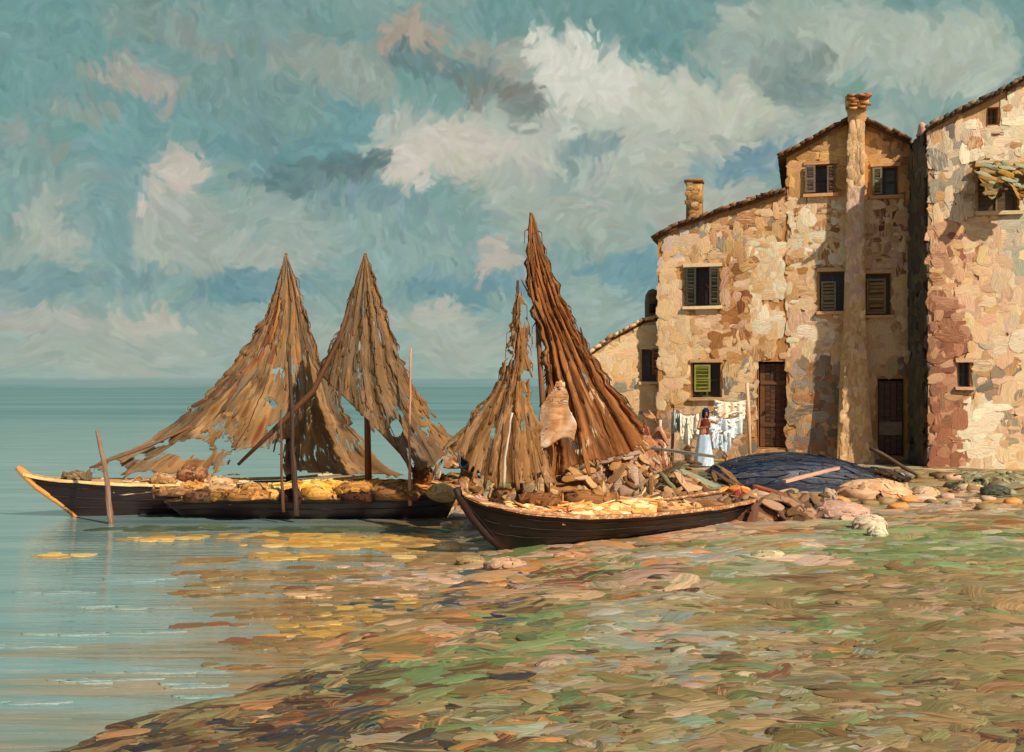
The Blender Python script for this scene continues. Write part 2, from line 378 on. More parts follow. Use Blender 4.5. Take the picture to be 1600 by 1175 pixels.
# water
def make_water():
    mb = MB()
    X = np.concatenate([np.linspace(-5900, -60, 8), np.linspace(-50, 12, 32), np.linspace(20, 5900, 8)])
    Y = np.concatenate([np.linspace(-40, 60, 41), np.geomspace(75, 5950, 26)])
    XX, YY = np.meshgrid(X, Y)
    R = np.hypot(XX, YY); k = np.minimum(1, 5980 / R)
    mb.grid(np.stack([XX * k, YY * k, np.zeros_like(XX)], -1), np.array([90, 130, 130]))
    m = bpy.data.materials.new('sea_water'); m.use_nodes = True
    nt = m.node_tree; N = nt.nodes; L = nt.links; N.remove(N['Principled BSDF'])
    ge = N.new('ShaderNodeNewGeometry')
    def noise(scale, det=4, dist=.3):
        mp = N.new('ShaderNodeMapping'); mp.inputs['Scale'].default_value = scale
        L.new(ge.outputs['Position'], mp.inputs['Vector'])
        n = N.new('ShaderNodeTexNoise'); n.inputs['Scale'].default_value = 1; n.inputs['Detail'].default_value = det; n.inputs['Distortion'].default_value = dist
        L.new(mp.outputs[0], n.inputs['Vector']); return n.outputs[0]
    def rng_(x, a, b, c, d):
        r = N.new('ShaderNodeMapRange'); r.inputs[1].default_value = a; r.inputs[2].default_value = b; r.inputs[3].default_value = c; r.inputs[4].default_value = d
        L.new(x, r.inputs[0]); return r.outputs[0]
    def mixc(f, a, b):
        x = N.new('ShaderNodeMix'); x.data_type = 'RGBA'
        L.new(f, x.inputs[0])
        for k, v in ((6, a), (7, b)):
            if isinstance(v, tuple): x.inputs[k].default_value = tuple(lin(v)) + (1,)
            else: L.new(v, x.inputs[k])
        return x.outputs[2]
    def math_(op, a, b):
        x = N.new('ShaderNodeMath'); x.operation = op; x.use_clamp = False
        for k, v in enumerate((a, b)):
            if isinstance(v, (int, float)): x.inputs[k].default_value = v
            else: L.new(v, x.inputs[k])
        return x.outputs[0]
    sep = N.new('ShaderNodeSeparateXYZ'); L.new(ge.outputs['Position'], sep.inputs[0])
    y = sep.outputs[1]; x = sep.outputs[0]
    deep = rng_(y, 24, 90, 0, 1)                    # the water deepens off shore
    n1 = noise((.22, 1.9, 1), 5, .4); n2 = noise((.06, .32, 1), 4, .3); n3 = noise((.5, 6.0, 1), 3, .2); n4 = noise((.010, .05, 1), 4, .2)
    near = mixc(rng_(n1, .38, .64, 0, 1), (106, 140, 138), (144, 166, 158))
    near = mixc(rng_(n3, .52, .66, 0, .7), near, (146, 172, 164))
    far = mixc(rng_(n4, .4, .62, 0, 1), (76, 115, 117), (100, 134, 132))
    far = mixc(rng_(n2, .54, .66, 0, .35), far, (96, 146, 146))
    colr = mixc(deep, near, far)
    # sand showing through where it is shallow, its gold also painting the boats' reflections
    d = math_('SUBTRACT', math_('MULTIPLY', y, .10), x)       # rough distance off the shore
    d = math_('SUBTRACT', d, 1.2)
    sh = rng_(math_('ADD', d, math_('MULTIPLY', math_('SUBTRACT', n1, .5), 13.0)), 2.6, 4.6, 1, 0)
    lim = rng_(y, 22, 30, 1, 0)
    sh = math_('MULTIPLY', sh, lim)
    sand = mixc(rng_(n3, .42, .6, 0, 1), (190, 140, 66), (130, 112, 70))  # sand tone, its gold also painting the boats' reflections
    colr = mixc(math_('MULTIPLY', sh, .85), colr, sand)
    df = N.new('ShaderNodeBsdfDiffuse'); L.new(colr, df.inputs[0])
    gl = N.new('ShaderNodeBsdfGlossy'); gl.inputs['Roughness'].default_value = .03; gl.inputs[0].default_value = (.86, .90, .86, 1)
    ms = N.new('ShaderNodeMixShader'); ms.inputs[0].default_value = .5
    L.new(rng_(deep, 0, 1, .62, .30), ms.inputs[0])
    bp = N.new('ShaderNodeBump'); bp.inputs['Strength'].default_value = .7; bp.inputs['Distance'].default_value = .030
    w = noise((.7, 7.0, 1), 3, .5); L.new(w, bp.inputs['Height'])
    bp2 = N.new('ShaderNodeBump'); bp2.inputs['Strength'].default_value = .5; bp2.inputs['Distance'].default_value = .004
    w2 = noise((5, 26, 1), 2, .3); L.new(w2, bp2.inputs['Height']); L.new(bp.outputs[0], bp2.inputs['Normal'])
    L.new(bp2.outputs[0], gl.inputs['Normal'])
    L.new(df.outputs[0], ms.inputs[1]); L.new(gl.outputs[0], ms.inputs[2]); L.new(ms.outputs[0], N['Material Output'].inputs[0])
    mb.build('water', m, props={'kind': 'structure'})
make_water()

# palettes ---------------------------------------------------------------------
def pick(pal, n):
    pal = np.array(pal, float); i = rng.integers(0, len(pal), n)
    return np.clip(pal[i] + rng.normal(0, 7, (n, 1)) + rng.normal(0, 3, (n, 3)), 4, 250)

TAN = [(160,122,72),(148,118,74),(134,104,60),(168,136,92),(150,128,82),(126,112,66),(178,148,104),(118,92,50)]
OLIVE = [(142,128,80),(126,114,68),(152,138,90),(136,120,72),(112,100,58)]
GREEN = [(124,142,82),(112,134,78),(104,126,76),(138,150,92),(118,138,84),(100,118,70)]
PINK = [(206,164,126),(196,158,132),(186,150,124),(214,174,136),(180,146,122)]
PALE = [(160,160,136),(174,164,134),(146,154,140),(180,172,140),(150,150,124)]
BROWN = [(96,56,26),(112,68,32),(80,48,26),(132,82,40),(70,42,24)]
DARK = [(60,50,34),(40,52,58),(52,44,30),(34,40,52),(70,62,40)]
ORANGE = [(214,142,70),(200,128,62),(220,154,86),(190,118,60)]
BLUE = [(40,56,84),(52,78,92),(36,44,70),(46,84,84)]

# ground strokes by area of the beach: (photo box, {palette: weight})
ZONES = [
 ((-9e9,-9e9,9e9,9e9), [(TAN,5),(OLIVE,3),(GREEN,.8),(PINK,.9),(BROWN,.7),(PALE,1.1),(ORANGE,.1)]),
 ((900,760,1600,850), [(TAN,3),(PINK,4),(ORANGE,1.5),(BROWN,1.5),(GREEN,1),(PALE,1)]),
 ((760,850,1100,930), [(PINK,3.4),(ORANGE,1.2),(TAN,2.5),(GREEN,1.6),(BROWN,.7),(PALE,1)]),
 ((1280,825,1600,890), [(GREEN,6),(OLIVE,2),(PALE,.8),(TAN,1)]),
 ((1080,850,1300,900), [(GREEN,2),(PALE,3),(PINK,2),(TAN,2)]),
 ((1250,950,1370,1000), [(GREEN,5),(TAN,2),(PALE,1)]),
 ((1350,890,1600,1060), [(TAN,6),(OLIVE,3),(PINK,.8),(GREEN,.5)]),
 ((1400,1030,1700,1200), [(OLIVE,6),(TAN,3),(BROWN,.6)]),
 ((870,960,1110,1040), [(PALE,5),(TAN,2),(GREEN,1.5),(PINK,1),(BROWN,.6)]),
 ((800,1060,1000,1110), [(PALE,4),(OLIVE,2),(TAN,2),(BROWN,1)]),
 ((740,960,900,1020), [(GREEN,3),(OLIVE,2),(TAN,2),(DARK,.8)]),
 ((560,1010,780,1075), [(GREEN,3.2),(DARK,1.4),(OLIVE,2),(BROWN,1),(PALE,.6)]),
 ((690,890,850,960), [(PINK,2),(BLUE,2.2),(ORANGE,1.4),(TAN,2.4),(DARK,1)]),
 ((470,960,700,1030), [(ORANGE,1.6),(TAN,4),(PINK,1),(BROWN,.8),(OLIVE,2),(PALE,.6)]),
 ((100,1060,560,1200), [(BROWN,3.4),(DARK,2.4),(TAN,2),(OLIVE,2.4),(ORANGE,.2)]),
 ((560,1080,900,1200), [(TAN,2.5),(OLIVE,2),(DARK,1.5),(BROWN,2),(PALE,1.6),(GREEN,1),(ORANGE,.5)]),
 ((900,1050,1250,1200), [(TAN,3),(OLIVE,3),(BROWN,1.1),(PALE,1.4),(PINK,.8),(GREEN,1.2)]),
]
KIND = {id(GREEN): 'grass', id(OLIVE): 'grass'}
def make_shingle():
    N = 17000
    # spread by what one sees: denser near the viewer
    Y = 6.3 * (34 / 6.3) ** rng.uniform(0, 1, N) ** .95
    Yn = Y
    X = shore(Yn) + (rng.uniform(0, 1, N) ** .9) * (np.maximum(.56 * Yn + .6, 2) - shore(Yn)) - .10
    px = 800 + X / Yn * F; Z = terr(X, Yn); py = HY + (H - Z) / Yn * F
    kinds = np.zeros(N, int); c = np.zeros((N, 3)); d = np.zeros((N, 3))
    jx = px + rng.normal(0, 22, N); jy = py + rng.normal(0, 9, N)
    id_order = {id(p_): k_ for k_, p_ in enumerate([DARK, BROWN, BLUE, GREEN, OLIVE, TAN, ORANGE, PINK, PALE])}
    allp = [TAN, OLIVE, GREEN, PINK, PALE, BROWN, DARK, ORANGE, BLUE]
    uf = np.clip((fbm(X * 1.5, Yn * 1.9, 141, 3) - .5) * 2.3 + .5 + rng.normal(0, .13, N), 0, .9999); uf = np.where(rng.uniform(0, 1, N) < .45, rng.uniform(0, 1, N), uf)
    for i in range(N):
        z = None
        for box, w in ZONES:
            if box[0] <= jx[i] <= box[2] and box[1] <= jy[i] <= box[3]: z = w
        ws = np.array([w for _, w in z], float); od = np.argsort([id_order[id(p_)] for p_, _ in z]); k = od[int(np.searchsorted(np.cumsum(ws[od] / ws.sum()), uf[i]).clip(0, len(z) - 1))]
        pal = z[k][0]; c[i] = pal[rng.integers(len(pal))]
        k2 = rng.choice(len(z), p=ws / ws.sum()); d[i] = z[k2][0][rng.integers(len(z[k2][0]))]
        kinds[i] = next(j for j, a in enumerate(allp) if a is pal)
    c = c * .94 + .06 * np.array([140, 118, 76.]); c = c * .97; c += rng.normal(0, 11, (N, 1)) + rng.normal(0, 3, (N, 3)); c = np.clip(c, 5, 240)
    # the run of the strokes follows the beach: along x, a little up to the right
    ang = rng.normal(.12, .42, N) + np.where(px < 700, .25, 0)
    T = np.stack([np.cos(ang), np.sin(ang) * 1.3, np.zeros(N)], 1)
    e = .08
    Nn = np.stack([-(terr(X + e, Yn) - Z) / e, -(terr(X, Yn + e) - Z) / e, np.ones(N)], 1)
    Nn[:, :2] += rng.normal(0, .045, (N, 2))
    big = np.clip(Yn / 12, .62, 1.6)
    a = np.clip(rng.lognormal(-1.60, .55, N), .05, .46) * big; b = a ** .8 * rng.uniform(.18, .42, N) * np.clip(.9 + Yn / 40, .9, 1.6)
    h = rng.uniform(.003, .010, N) * np.clip(big, .8, 1.2) * np.where(rng.uniform(0, 1, N) < .25, 3.0, 1.2)
    pos = np.stack([X, Yn, Z], 1)
    green = np.isin(kinds, [1, 2]); weed = np.isin(kinds, [6, 8])
    for name, mask, in (('grass', green), ('seaweed', weed), ('shingle', ~(green | weed))):
        mb = MB(); mb.dabs(pos[mask], T[mask], Nn[mask], a[mask], b[mask], h[mask], c[mask], d[mask], sink=.03, sq=2.0, drape=terr, ns=14, bend=rng.uniform(-.55, .55, int(mask.sum())))
        o = mb.build(name, M_ground, props={'kind': 'stuff'})
        tag(o, {'grass': 'green and olive weed growing in tufts over the beach', 'seaweed': 'dark strands of wet seaweed and slate along the shore', 'shingle': 'tan, pink and brown shingle covering the beach'}[name],
            {'grass': 'grass', 'seaweed': 'seaweed', 'shingle': 'shingle'}[name])
make_shingle()

def make_water_dabs():
    """thin dabs painting reflections of boats and sails on the water, some sand inshore, and a few lines of foam"""
    GOLD = [(206,156,66),(190,140,58),(222,180,96),(168,128,58)]; REFTAN = [(150,112,62),(134,100,58),(164,128,80),(120,104,66)]; DG = [(66,84,64),(58,72,54),(84,92,62)]  # gold, tan and dark green stand in for reflected canvas, sails and hulls
    CL = [(300,826,130,4,DG,40),(560,828,160,4,DG,60),(470,838,170,5,GOLD+REFTAN,70),(560,848,130,9,GOLD,110),(445,868,40,7,GOLD,30),(250,842,60,3,GOLD,14),(90,868,40,3,GOLD,10),(640,850,70,14,REFTAN+GOLD,60),
          (330,876,50,4,REFTAN,22),(340,896,70,5,REFTAN,30),(330,928,60,5,REFTAN,26),(330,912,25,6,REFTAN,12),(470,898,110,8,REFTAN,60),(560,925,110,14,REFTAN+[(226,176,130)],90),(470,960,90,9,REFTAN,60),(560,960,80,14,REFTAN+GOLD,80),(640,900,80,20,REFTAN+PINK+[(120,150,150)],110),
          (430,1010,70,8,REFTAN,45),(330,978,40,3,[(136,88,54),(126,92,60)],9),(400,1000,50,3,[(136,88,54),(126,92,60)],9),(365,1044,40,5,REFTAN,16),(500,990,60,12,REFTAN+GOLD,50),(620,950,70,18,REFTAN+GOLD+BLUE[1:],90),(690,880,40,14,REFTAN,40)]
    FO = [(170,950,110,3),(80,925,70,2),(300,1070,60,5),(150,1062,60,4),(240,1050,90,2),(60,1098,50,3),(120,990,100,2),(350,1090,50,4),(40,1010,60,3),(220,905,70,2)]
    for name, cl, lab, cat in (('reflection_dabs', CL, 'ochre and green dabs painting the reflections of boats and sails, with some sand inshore', 'sand flats'), ('foam', [(a, b, c_, d_, [(142,164,158),(152,168,160),(134,158,154)], 12) for a, b, c_, d_ in FO], 'pale lines of foam on the open water', 'foam')):
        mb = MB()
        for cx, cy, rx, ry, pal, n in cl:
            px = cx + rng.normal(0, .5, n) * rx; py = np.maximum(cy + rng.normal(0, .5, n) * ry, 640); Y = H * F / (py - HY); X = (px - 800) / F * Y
            if name == 'reflection_dabs': k_ = (X < shore(Y) + .5); X, Y = X[k_], Y[k_]; n = len(X)
            s_ = Y / F; a = rng.uniform(6, 26, n) * s_ * (1 if name == 'reflection_dabs' else 1.5); b = np.minimum(rng.uniform(1.4, 3.6, n) * s_ * Y / H, a * .8) * (1 if name == 'reflection_dabs' else .4)
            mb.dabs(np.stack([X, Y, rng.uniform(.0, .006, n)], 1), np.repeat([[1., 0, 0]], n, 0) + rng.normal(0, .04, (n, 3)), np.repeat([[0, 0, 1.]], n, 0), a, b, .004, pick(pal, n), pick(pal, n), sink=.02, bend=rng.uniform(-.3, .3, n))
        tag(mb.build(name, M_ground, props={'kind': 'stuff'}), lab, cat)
make_water_dabs()

# ------------------------------------------------------------------ houses
class Plane:
    """a vertical wall seen between two photo columns at two distances"""
    def __init__(s, pxa, Ya, pxb, Yb, z0=-.1):
        s.A = np.array([(pxa - 800) / F * Ya, Ya]); s.B = np.array([(pxb - 800) / F * Yb, Yb])
        s.L = np.linalg.norm(s.B - s.A); s.t = (s.B - s.A) / s.L
        s.n = np.array([s.t[1], -s.t[0]])          # towards the viewer
        s.z0 = z0
    def uv(s, px, py):
        r = np.array([(px - 800) / F, 1.0])
        k = np.dot(s.A, s.n) / np.dot(r, s.n); p = r * k
        return float(np.dot(p - s.A, s.t)), float(H - (py - HY) / F * k)
    def pt(s, u, v, d=0.0):
        u = np.asarray(u, float); v = np.asarray(v, float); d = np.asarray(d, float)
        return np.stack([s.A[0] + s.t[0] * u + s.n[0] * d, s.A[1] + s.t[1] * u + s.n[1] * d, v + 0 * u], -1)
    def px(s, u, v):
        p = s.pt(u, v); return 800 + p[..., 0] / p[..., 1] * F, HY + (H - p[..., 2]) / p[..., 1] * F
    def R(s):
        return np.array([[s.t[0], -s.n[0], 0], [s.t[1], -s.n[1], 0], [0, 0, 1.0]])

def wall_sheet(mb, pl, roof, holes, col, col2, z0=-.3, step=.22, depth=.32, bump=.03):
    """front wall: real openings with reveals; roof = [(u, v), ...]"""
    ru = [r[0] for r in roof]; rv = [r[1] for r in roof]
    us = set(np.arange(ru[0], ru[-1], step).tolist() + ru)
    for h in holes: us |= {h[0], h[2]}
    us = sorted(us); us = [u for i, u in enumerate(us) if i == 0 or u - us[i - 1] > 1e-4]
    vs = set(np.arange(z0, max(rv), step).tolist())
    for h in holes: vs |= {h[1], h[3]}
    vs = sorted(vs); V, Fc = [], []
    def dd(u, v): return (fbm(u * 1.2, v * 1.2, 77, 3) - .5) * bump * 2
    for i in range(len(us) - 1):
        u0, u1 = us[i], us[i + 1]; um = (u0 + u1) / 2
        e = 1e-4
        t0 = float(np.interp(u0 + e, ru, rv)); t1 = float(np.interp(u1 - e, ru, rv))
        lo = min(t0, t1)
        cur = [v for v in vs if v < lo - .01]
        tops = cur[1:] + [None]
        for v0, v1 in zip(cur, tops):
            vm = v0 + .01 if v1 is None else (v0 + v1) / 2
            if any(h[0] < um < h[2] and h[1] < vm < h[3] for h in holes): continue
            q = [(u0, v0), (u1, v0), (u1, t1 if v1 is None else v1), (u0, t0 if v1 is None else v1)]
            k = len(V); V += [pl.pt(a, b, dd(a, b)) for a, b in q]; Fc.append([k, k + 1, k + 2, k + 3])
    V = np.array(V); U = np.stack([V[:, 2], V[:, 0], V[:, 1]], 1)
    k = fbm(V[:, 0] * .8, V[:, 2] * .8, 3, 3)[:, None]
    mb.add(V, Fc, np.array(col) * (1 - k) + np.array(col2) * k, np.array(col2), U)
    for h in holes:
        for a, b in (((h[0], h[1]), (h[0], h[3])), ((h[2], h[3]), (h[2], h[1])), ((h[0], h[3]), (h[2], h[3])), ((h[2], h[1]), (h[0], h[1]))):
            q = np.array([pl.pt(a[0], a[1], .03), pl.pt(b[0], b[1], .03), pl.pt(b[0], b[1], -depth), pl.pt(a[0], a[1], -depth)])
            mb.add(q, [[0, 1, 2, 3]], np.array(col), np.array(col2))
        q = np.array([pl.pt(h[0] - .02, h[1] - .02, -depth), pl.pt(h[2] + .02, h[1] - .02, -depth), pl.pt(h[2] + .02, h[3] + .02, -depth), pl.pt(h[0] - .02, h[3] + .02, -depth)])
        mb.add(q, [[0, 1, 2, 3]], np.array([48, 24, 14]), np.array([30, 22, 20]))

def plaster(mb, pl, roof, holes, n, regions, size=(.13, .36), z0=.1, sq=4, hmul=1.0, margin=.05):
    """raised, uneven patches of plaster and bare brick over the wall"""
    ru = [r[0] for r in roof]; rv = [r[1] for r in roof]
    u = rng.uniform(ru[0], ru[-1], n); v = z0 + rng.uniform(0, 1, n) * (np.interp(u, ru, rv) - z0)
    a = rng.uniform(size[0], size[1], n); b = a * rng.uniform(.32, .8, n)
    vert = rng.uniform(0, 1, n) < .5
    hx = np.where(vert, b, a); hy = np.where(vert, a, b)
    ok = (u - hx > ru[0] - .06) & (u + hx < ru[-1] + .06) & (v + hy * .8 < np.interp(u - hx, ru, rv)) & (v + hy * .8 < np.interp(u + hx, ru, rv))
    for h in holes:
        ok &= ~((u + hx > h[0] - margin * .2) & (u - hx < h[2] + margin * .2) & (v + hy > h[1] - margin * .2) & (v - hy < h[3] + margin * .2))
    u, v, a, b, vert = u[ok], v[ok], a[ok], b[ok], vert[ok]; m = len(u)
    px, py = pl.px(u, v)
    c = np.zeros((m, 3)); d = np.zeros((m, 3)); keep = np.ones(m, bool)
    for i in range(m):
        pal, dens = None, 1
        for bx, w, dn in regions:
            if bx[0] <= px[i] <= bx[2] and bx[1] <= py[i] <= bx[3]: pal, dens = w, dn
        c[i] = pal[rng.integers(len(pal))]; d[i] = pal[rng.integers(len(pal))]
        keep[i] = rng.uniform() < dens
    u, v, a, b, vert, c, d = u[keep], v[keep], a[keep], b[keep], vert[keep], c[keep], d[keep]; m = len(u)
    c = np.clip(c + rng.normal(0, 6, (m, 1)) + rng.normal(0, 3, (m, 3)), 5, 250)
    C = pl.pt(u, v, .022 + rng.uniform(0, .018, m))
    ang = np.where(vert, np.pi / 2, 0) + rng.normal(0, .16, m)
    T = np.stack([np.cos(ang) * pl.t[0], np.cos(ang) * pl.t[1], np.sin(ang)], 1)
    Nn = np.repeat(np.array([[pl.n[0], pl.n[1], 0]]), m, 0) + rng.normal(0, .018, (m, 3))
    mb.dabs(C, T, Nn, a, b, rng.uniform(.003, .013, m) * hmul, c, d, sq=sq, bend=rng.uniform(-.12, .12, m), sink=.06)

CREAM = [(228,188,138),(222,178,124),(234,200,154),(216,170,116),(228,184,136),(222,192,148)]
BUFF = [(206,158,104),(196,150,100),(214,168,116),(188,142,92)]
OCHRE = [(176,118,58),(160,104,50),(186,130,68),(150,98,50)]
ROSE = [(222,178,144),(214,166,132),(228,188,154),(202,158,126)]
BRICK = [(180,126,90),(162,104,74),(190,142,104),(150,94,64),(204,154,116),(134,86,60)]
GREY = [(150,134,112),(136,122,104),(164,148,124),(120,108,92)]
PALEW = [(236,220,186),(230,212,176),(226,206,172),(240,222,190)]
RUST = [(140,76,36),(122,62,30),(158,92,44)]
PIERC = [(232,188,130),(224,178,118),(238,196,144),(218,172,130)]

def quad_box(mb, P8, col, col2=None):
    mb.add(np.array(P8), [[0, 1, 2, 3], [7, 6, 5, 4], [0, 4, 5, 1], [1, 5, 6, 2], [2, 6, 7, 3], [3, 7, 4, 0]], col, col2)

def slab(mb, pl, u0, v0, u1, v1, d0, d1, th, col, col2=None):
    """sloping slab: from (u0,v0) to (u1,v1) on the wall, from depth d0 to d1, th thick upward"""
    a = pl.pt(u0, v0, d0); b = pl.pt(u1, v1, d0); c = pl.pt(u1, v1, d1); d = pl.pt(u0, v0, d1); up = np.array([0, 0, th])
    quad_box(mb, [a, b, c, d, a + up, b + up, c + up, d + up], col, col2)

def roof_edge(mb, pl, u0, v0, u1, v1, d0, d1, n, cols):
    """a roof plane of barrel tiles: slab with tile courses whose ends show along the front edge"""
    slab(mb, pl, u0, v0, u1, v1, d0, d1, .10, (104, 70, 42), (70, 46, 30))
    for k in range(n):
        f0, f1 = k / n, (k + 1.15) / n
        ua, ub = u0 + (u1 - u0) * f0, u0 + (u1 - u0) * min(1, f1); va, vb = v0 + (v1 - v0) * f0, v0 + (v1 - v0) * min(1, f1)
        p = np.array([pl.pt(ua, va + .12, d0 + .05), pl.pt(ub, vb + .14, d0 + .05)]); c = cols[rng.integers(len(cols))]
        mb.tube(p + rng.normal(0, .02, p.shape), [.062, .05], c, cols[rng.integers(len(cols))], n=7)
        for q in np.linspace(.5, min(6, d0 - d1), 6):
            mb.tube(p - np.array([pl.n[0], pl.n[1], 0]) * q, [.085, .07], c, None, n=5)

def shutter(pl, parent, bx, col, col2, out=.05, open_=None, name='shutter'):
    """louvred leaf: frame and slats; bx photo box"""
    u0, v1 = pl.uv(bx[0], bx[1]); u1, v0 = pl.uv(bx[2], bx[3]); mb = MB(); R = pl.R()
    w, h = u1 - u0, v1 - v0
    for (cu, cv, su, sv) in ((u0 + .03, (v0 + v1) / 2, .06, h), (u1 - .03, (v0 + v1) / 2, .06, h)):
        mb.box(pl.pt(cu, cv, out), (su, .045, sv), col, col2, R)
    for cv in (v0 + .03, v1 - .03, (v0 + v1) / 2):
        mb.box(pl.pt((u0 + u1) / 2, cv, out + .002), (w - .124, .043, .06), col, col2, R)
    n = max(4, int(h / .12))
    for k in range(n):
        cv = v0 + .08 + (h - .16) * (k + .5) / n
        a = .5; Rx = np.array([[1, 0, 0], [0, math.cos(a), -math.sin(a)], [0, math.sin(a), math.cos(a)]])
        mb.box(pl.pt((u0 + u1) / 2 + rng.normal(0, .008), cv + rng.normal(0, .008), out - .005), (w - .13, .05, (h - .2) / n * rng.uniform(.6, .95)), np.clip(np.array(col) + rng.normal(0, 14), 10, 240), col2, R @ Rx)
    return mb.build(name, M_wood, parent, smooth=False)

def sill_lintel(pl, parent, bx, col, win=None):
    u0, v1 = pl.uv(bx[0], bx[1]); u1, v0 = pl.uv(bx[2], bx[3]); R = pl.R()
    mb = MB(); mb.box(pl.pt((u0 + u1) / 2, v0 - .05, .06), (u1 - u0 + .2, .2, .1), col, None, R, jit=.01)
    mb.build('sill', M_stone, win if win is not None else parent, smooth=False)
    mb = MB(); mb.box(pl.pt((u0 + u1) / 2, v1 + .06, .03), (u1 - u0 + .16, .12, .11), col, None, R, jit=.01)
    mb.build('lintel', M_stone, win if win is not None else parent, smooth=False)

def window(pl, parent, bx, col=(70, 56, 40), glass=(30, 28, 30), name='window'):
    u0, v1 = pl.uv(bx[0], bx[1]); u1, v0 = pl.uv(bx[2], bx[3]); R = pl.R(); mb = MB(); d = -.2
    um, vm = (u0 + u1) / 2, (v0 + v1) / 2
    for cu, su in ((u0 + .03, .06), (u1 - .03, .06), (um, .05)): mb.box(pl.pt(cu, vm, d), (su, .06, v1 - v0), col, None, R)
    for cv in (v0 + .03, v1 - .03, vm): mb.box(pl.pt(um, cv, d + .003), (u1 - u0 - .01, .05, .05), col, None, R)
    o = mb.build(name, M_wood, parent, smooth=False); o['_inv'] = list(parent['_inv'])
    mb = MB(); mb.box(pl.pt(um, vm, d - .03), (u1 - u0 - .02, .012, v1 - v0 - .02), glass, (52, 34, 24), R)
    mb.build('pane', M_navy, o, smooth=False)
    return o

def body(mb, pl, roof, depth, col, z0=-.3):
    """side and back walls"""
    for k in (0, -1):
        u, v = roof[k]; q = [pl.pt(u, z0, 0), pl.pt(u, v, 0), pl.pt(u, v, -depth), pl.pt(u, z0, -depth)]
        mb.add(np.array(q), [[0, 1, 2, 3]], col, None)
    for (a, va), (b, vb) in zip(roof[:-1], roof[1:]):
        q = [pl.pt(a, z0, -depth), pl.pt(b, z0, -depth), pl.pt(b, vb, -depth), pl.pt(a, va, -depth)]
        mb.add(np.array(q), [[0, 1, 2, 3]], col, None)

def hole(pl, bx):
    u0, v1 = pl.uv(bx[0], bx[1]); u1, v0 = pl.uv(bx[2], bx[3]); return (u0, v0, u1, v1)

TILE = [(120, 78, 44), (96, 62, 38), (140, 94, 56), (78, 50, 34), (150, 112, 76)]
PG = Plane(1028, 35.0, 1422, 33.0)               # one line of frontage for the two middle houses

# --- the low house with one sloping roof
uS = PG.uv(1229, 400)[0]
low_roof = [PG.uv(1028, 374), PG.uv(1060, 357), PG.uv(1140, 330), PG.uv(1228.5, 303)]
low_roof[0] = (0.0, low_roof[0][1]); low_roof[-1] = (uS - .01, low_roof[-1][1])
t = thing('low_house', 'lower cream plaster house with a single sloping roof and narrow chimney', 'house', (PG.A[0], PG.A[1], 0))
W1, W6, D1 = (1072, 418, 1124, 478), (1082, 567, 1126, 621), (1185, 565, 1229, 700)
holes = [hole(PG, W1), hole(PG, W6), hole(PG, D1)]
mb = MB(); wall_sheet(mb, PG, low_roof, holes, (196, 144, 88), (176, 122, 66)); body(mb, PG, low_roof, 8, (190, 150, 104))
reg = [((-9e9, -9e9, 9e9, 9e9), CREAM + CREAM + BUFF + ROSE, .9),
       ((1028, 360, 1080, 420), CREAM + [(206,190,184),(190,176,176)], 1), ((1080, 330, 1228, 420), CREAM + OCHRE + BUFF + GREY, .75),
       ((1120, 400, 1180, 560), ROSE + OCHRE + BUFF + RUST, .6), ((1175, 380, 1229, 560), CREAM + PALEW, 1), ((1080, 520, 1229, 565), CREAM + BUFF + OCHRE, .8),
       ((1028, 480, 1080, 600), CREAM + [(214,184,140)], 1), ((1040, 610, 1085, 660), CREAM + OCHRE, .6), ((1120, 560, 1185, 640), CREAM + GREY, .9), ((1028, 640, 1229, 720), BUFF + OCHRE + ROSE + GREY, .7)]
plaster(mb, PG, low_roof, holes, 1500, reg)
mb.build('wall', M_wall, t)
mb = MB()
for (a, b), n in zip(zip(low_roof[:-1], low_roof[1:]), (3, 7, 9)): roof_edge(mb, PG, a[0] - (.15 if n == 3 else 0), a[1] - (.05 if n == 3 else 0), b[0], b[1], .16, -8.1, n, TILE)
rf = mb.build('roof', M_roof, t); rf['_inv'] = list(t['_inv'])
u0, v0 = PG.uv(1081, 345); vt = PG.uv(1081, 278)[1]
mb = MB(); R = PG.R()
mb.box(PG.pt(u0, (v0 + vt) / 2 - .2, -.9), (.50, .45, vt - v0 + .4), (176, 128, 62), (120, 84, 44), R, jit=.02)
mb.box(PG.pt(u0, vt + .03, -.9), (.60, .55, .09), (160, 112, 54), (96, 66, 36), R, jit=.02)
m_ = 26; uu = rng.uniform(-.2, .2, m_); vv = rng.uniform(v0 - .1, vt - .05, m_)
cc = pick([(190,140,70),(160,116,56),(214,176,122),(130,92,48)], m_)
mb.dabs(PG.pt(u0 + uu, vv, -.67 + rng.uniform(0, .01, m_)), np.repeat([[1., 0, .1]], m_, 0), np.repeat([[PG.n[0], PG.n[1], 0]], m_, 0), .12, .08, .03, cc, cc[::-1], sq=3, sink=.03)
mb.build('chimney', M_wall, rf)
w = window(PG, t, W1, (74, 44, 26), (40, 20, 14)); w['_inv'] = list(t['_inv']); sill_lintel(PG, t, W1, (226, 196, 152), w)
s = shutter(PG, t, (1072, 418, 1088, 476), (66, 64, 50), (48, 46, 38), out=.10); shutter(PG, t, (1109, 418, 1124, 476), (80, 74, 56), (70, 66, 52), out=.10)
w = window(PG, t, W6, (92, 80, 40), (44, 34, 18)); sill_lintel(PG, t, W6, (206, 164, 112), w)
shutter(PG, t, (1085, 570, 1110, 612), (150, 146, 66), (112, 108, 48), out=.02)['label'] = 'yellow-green shutter'
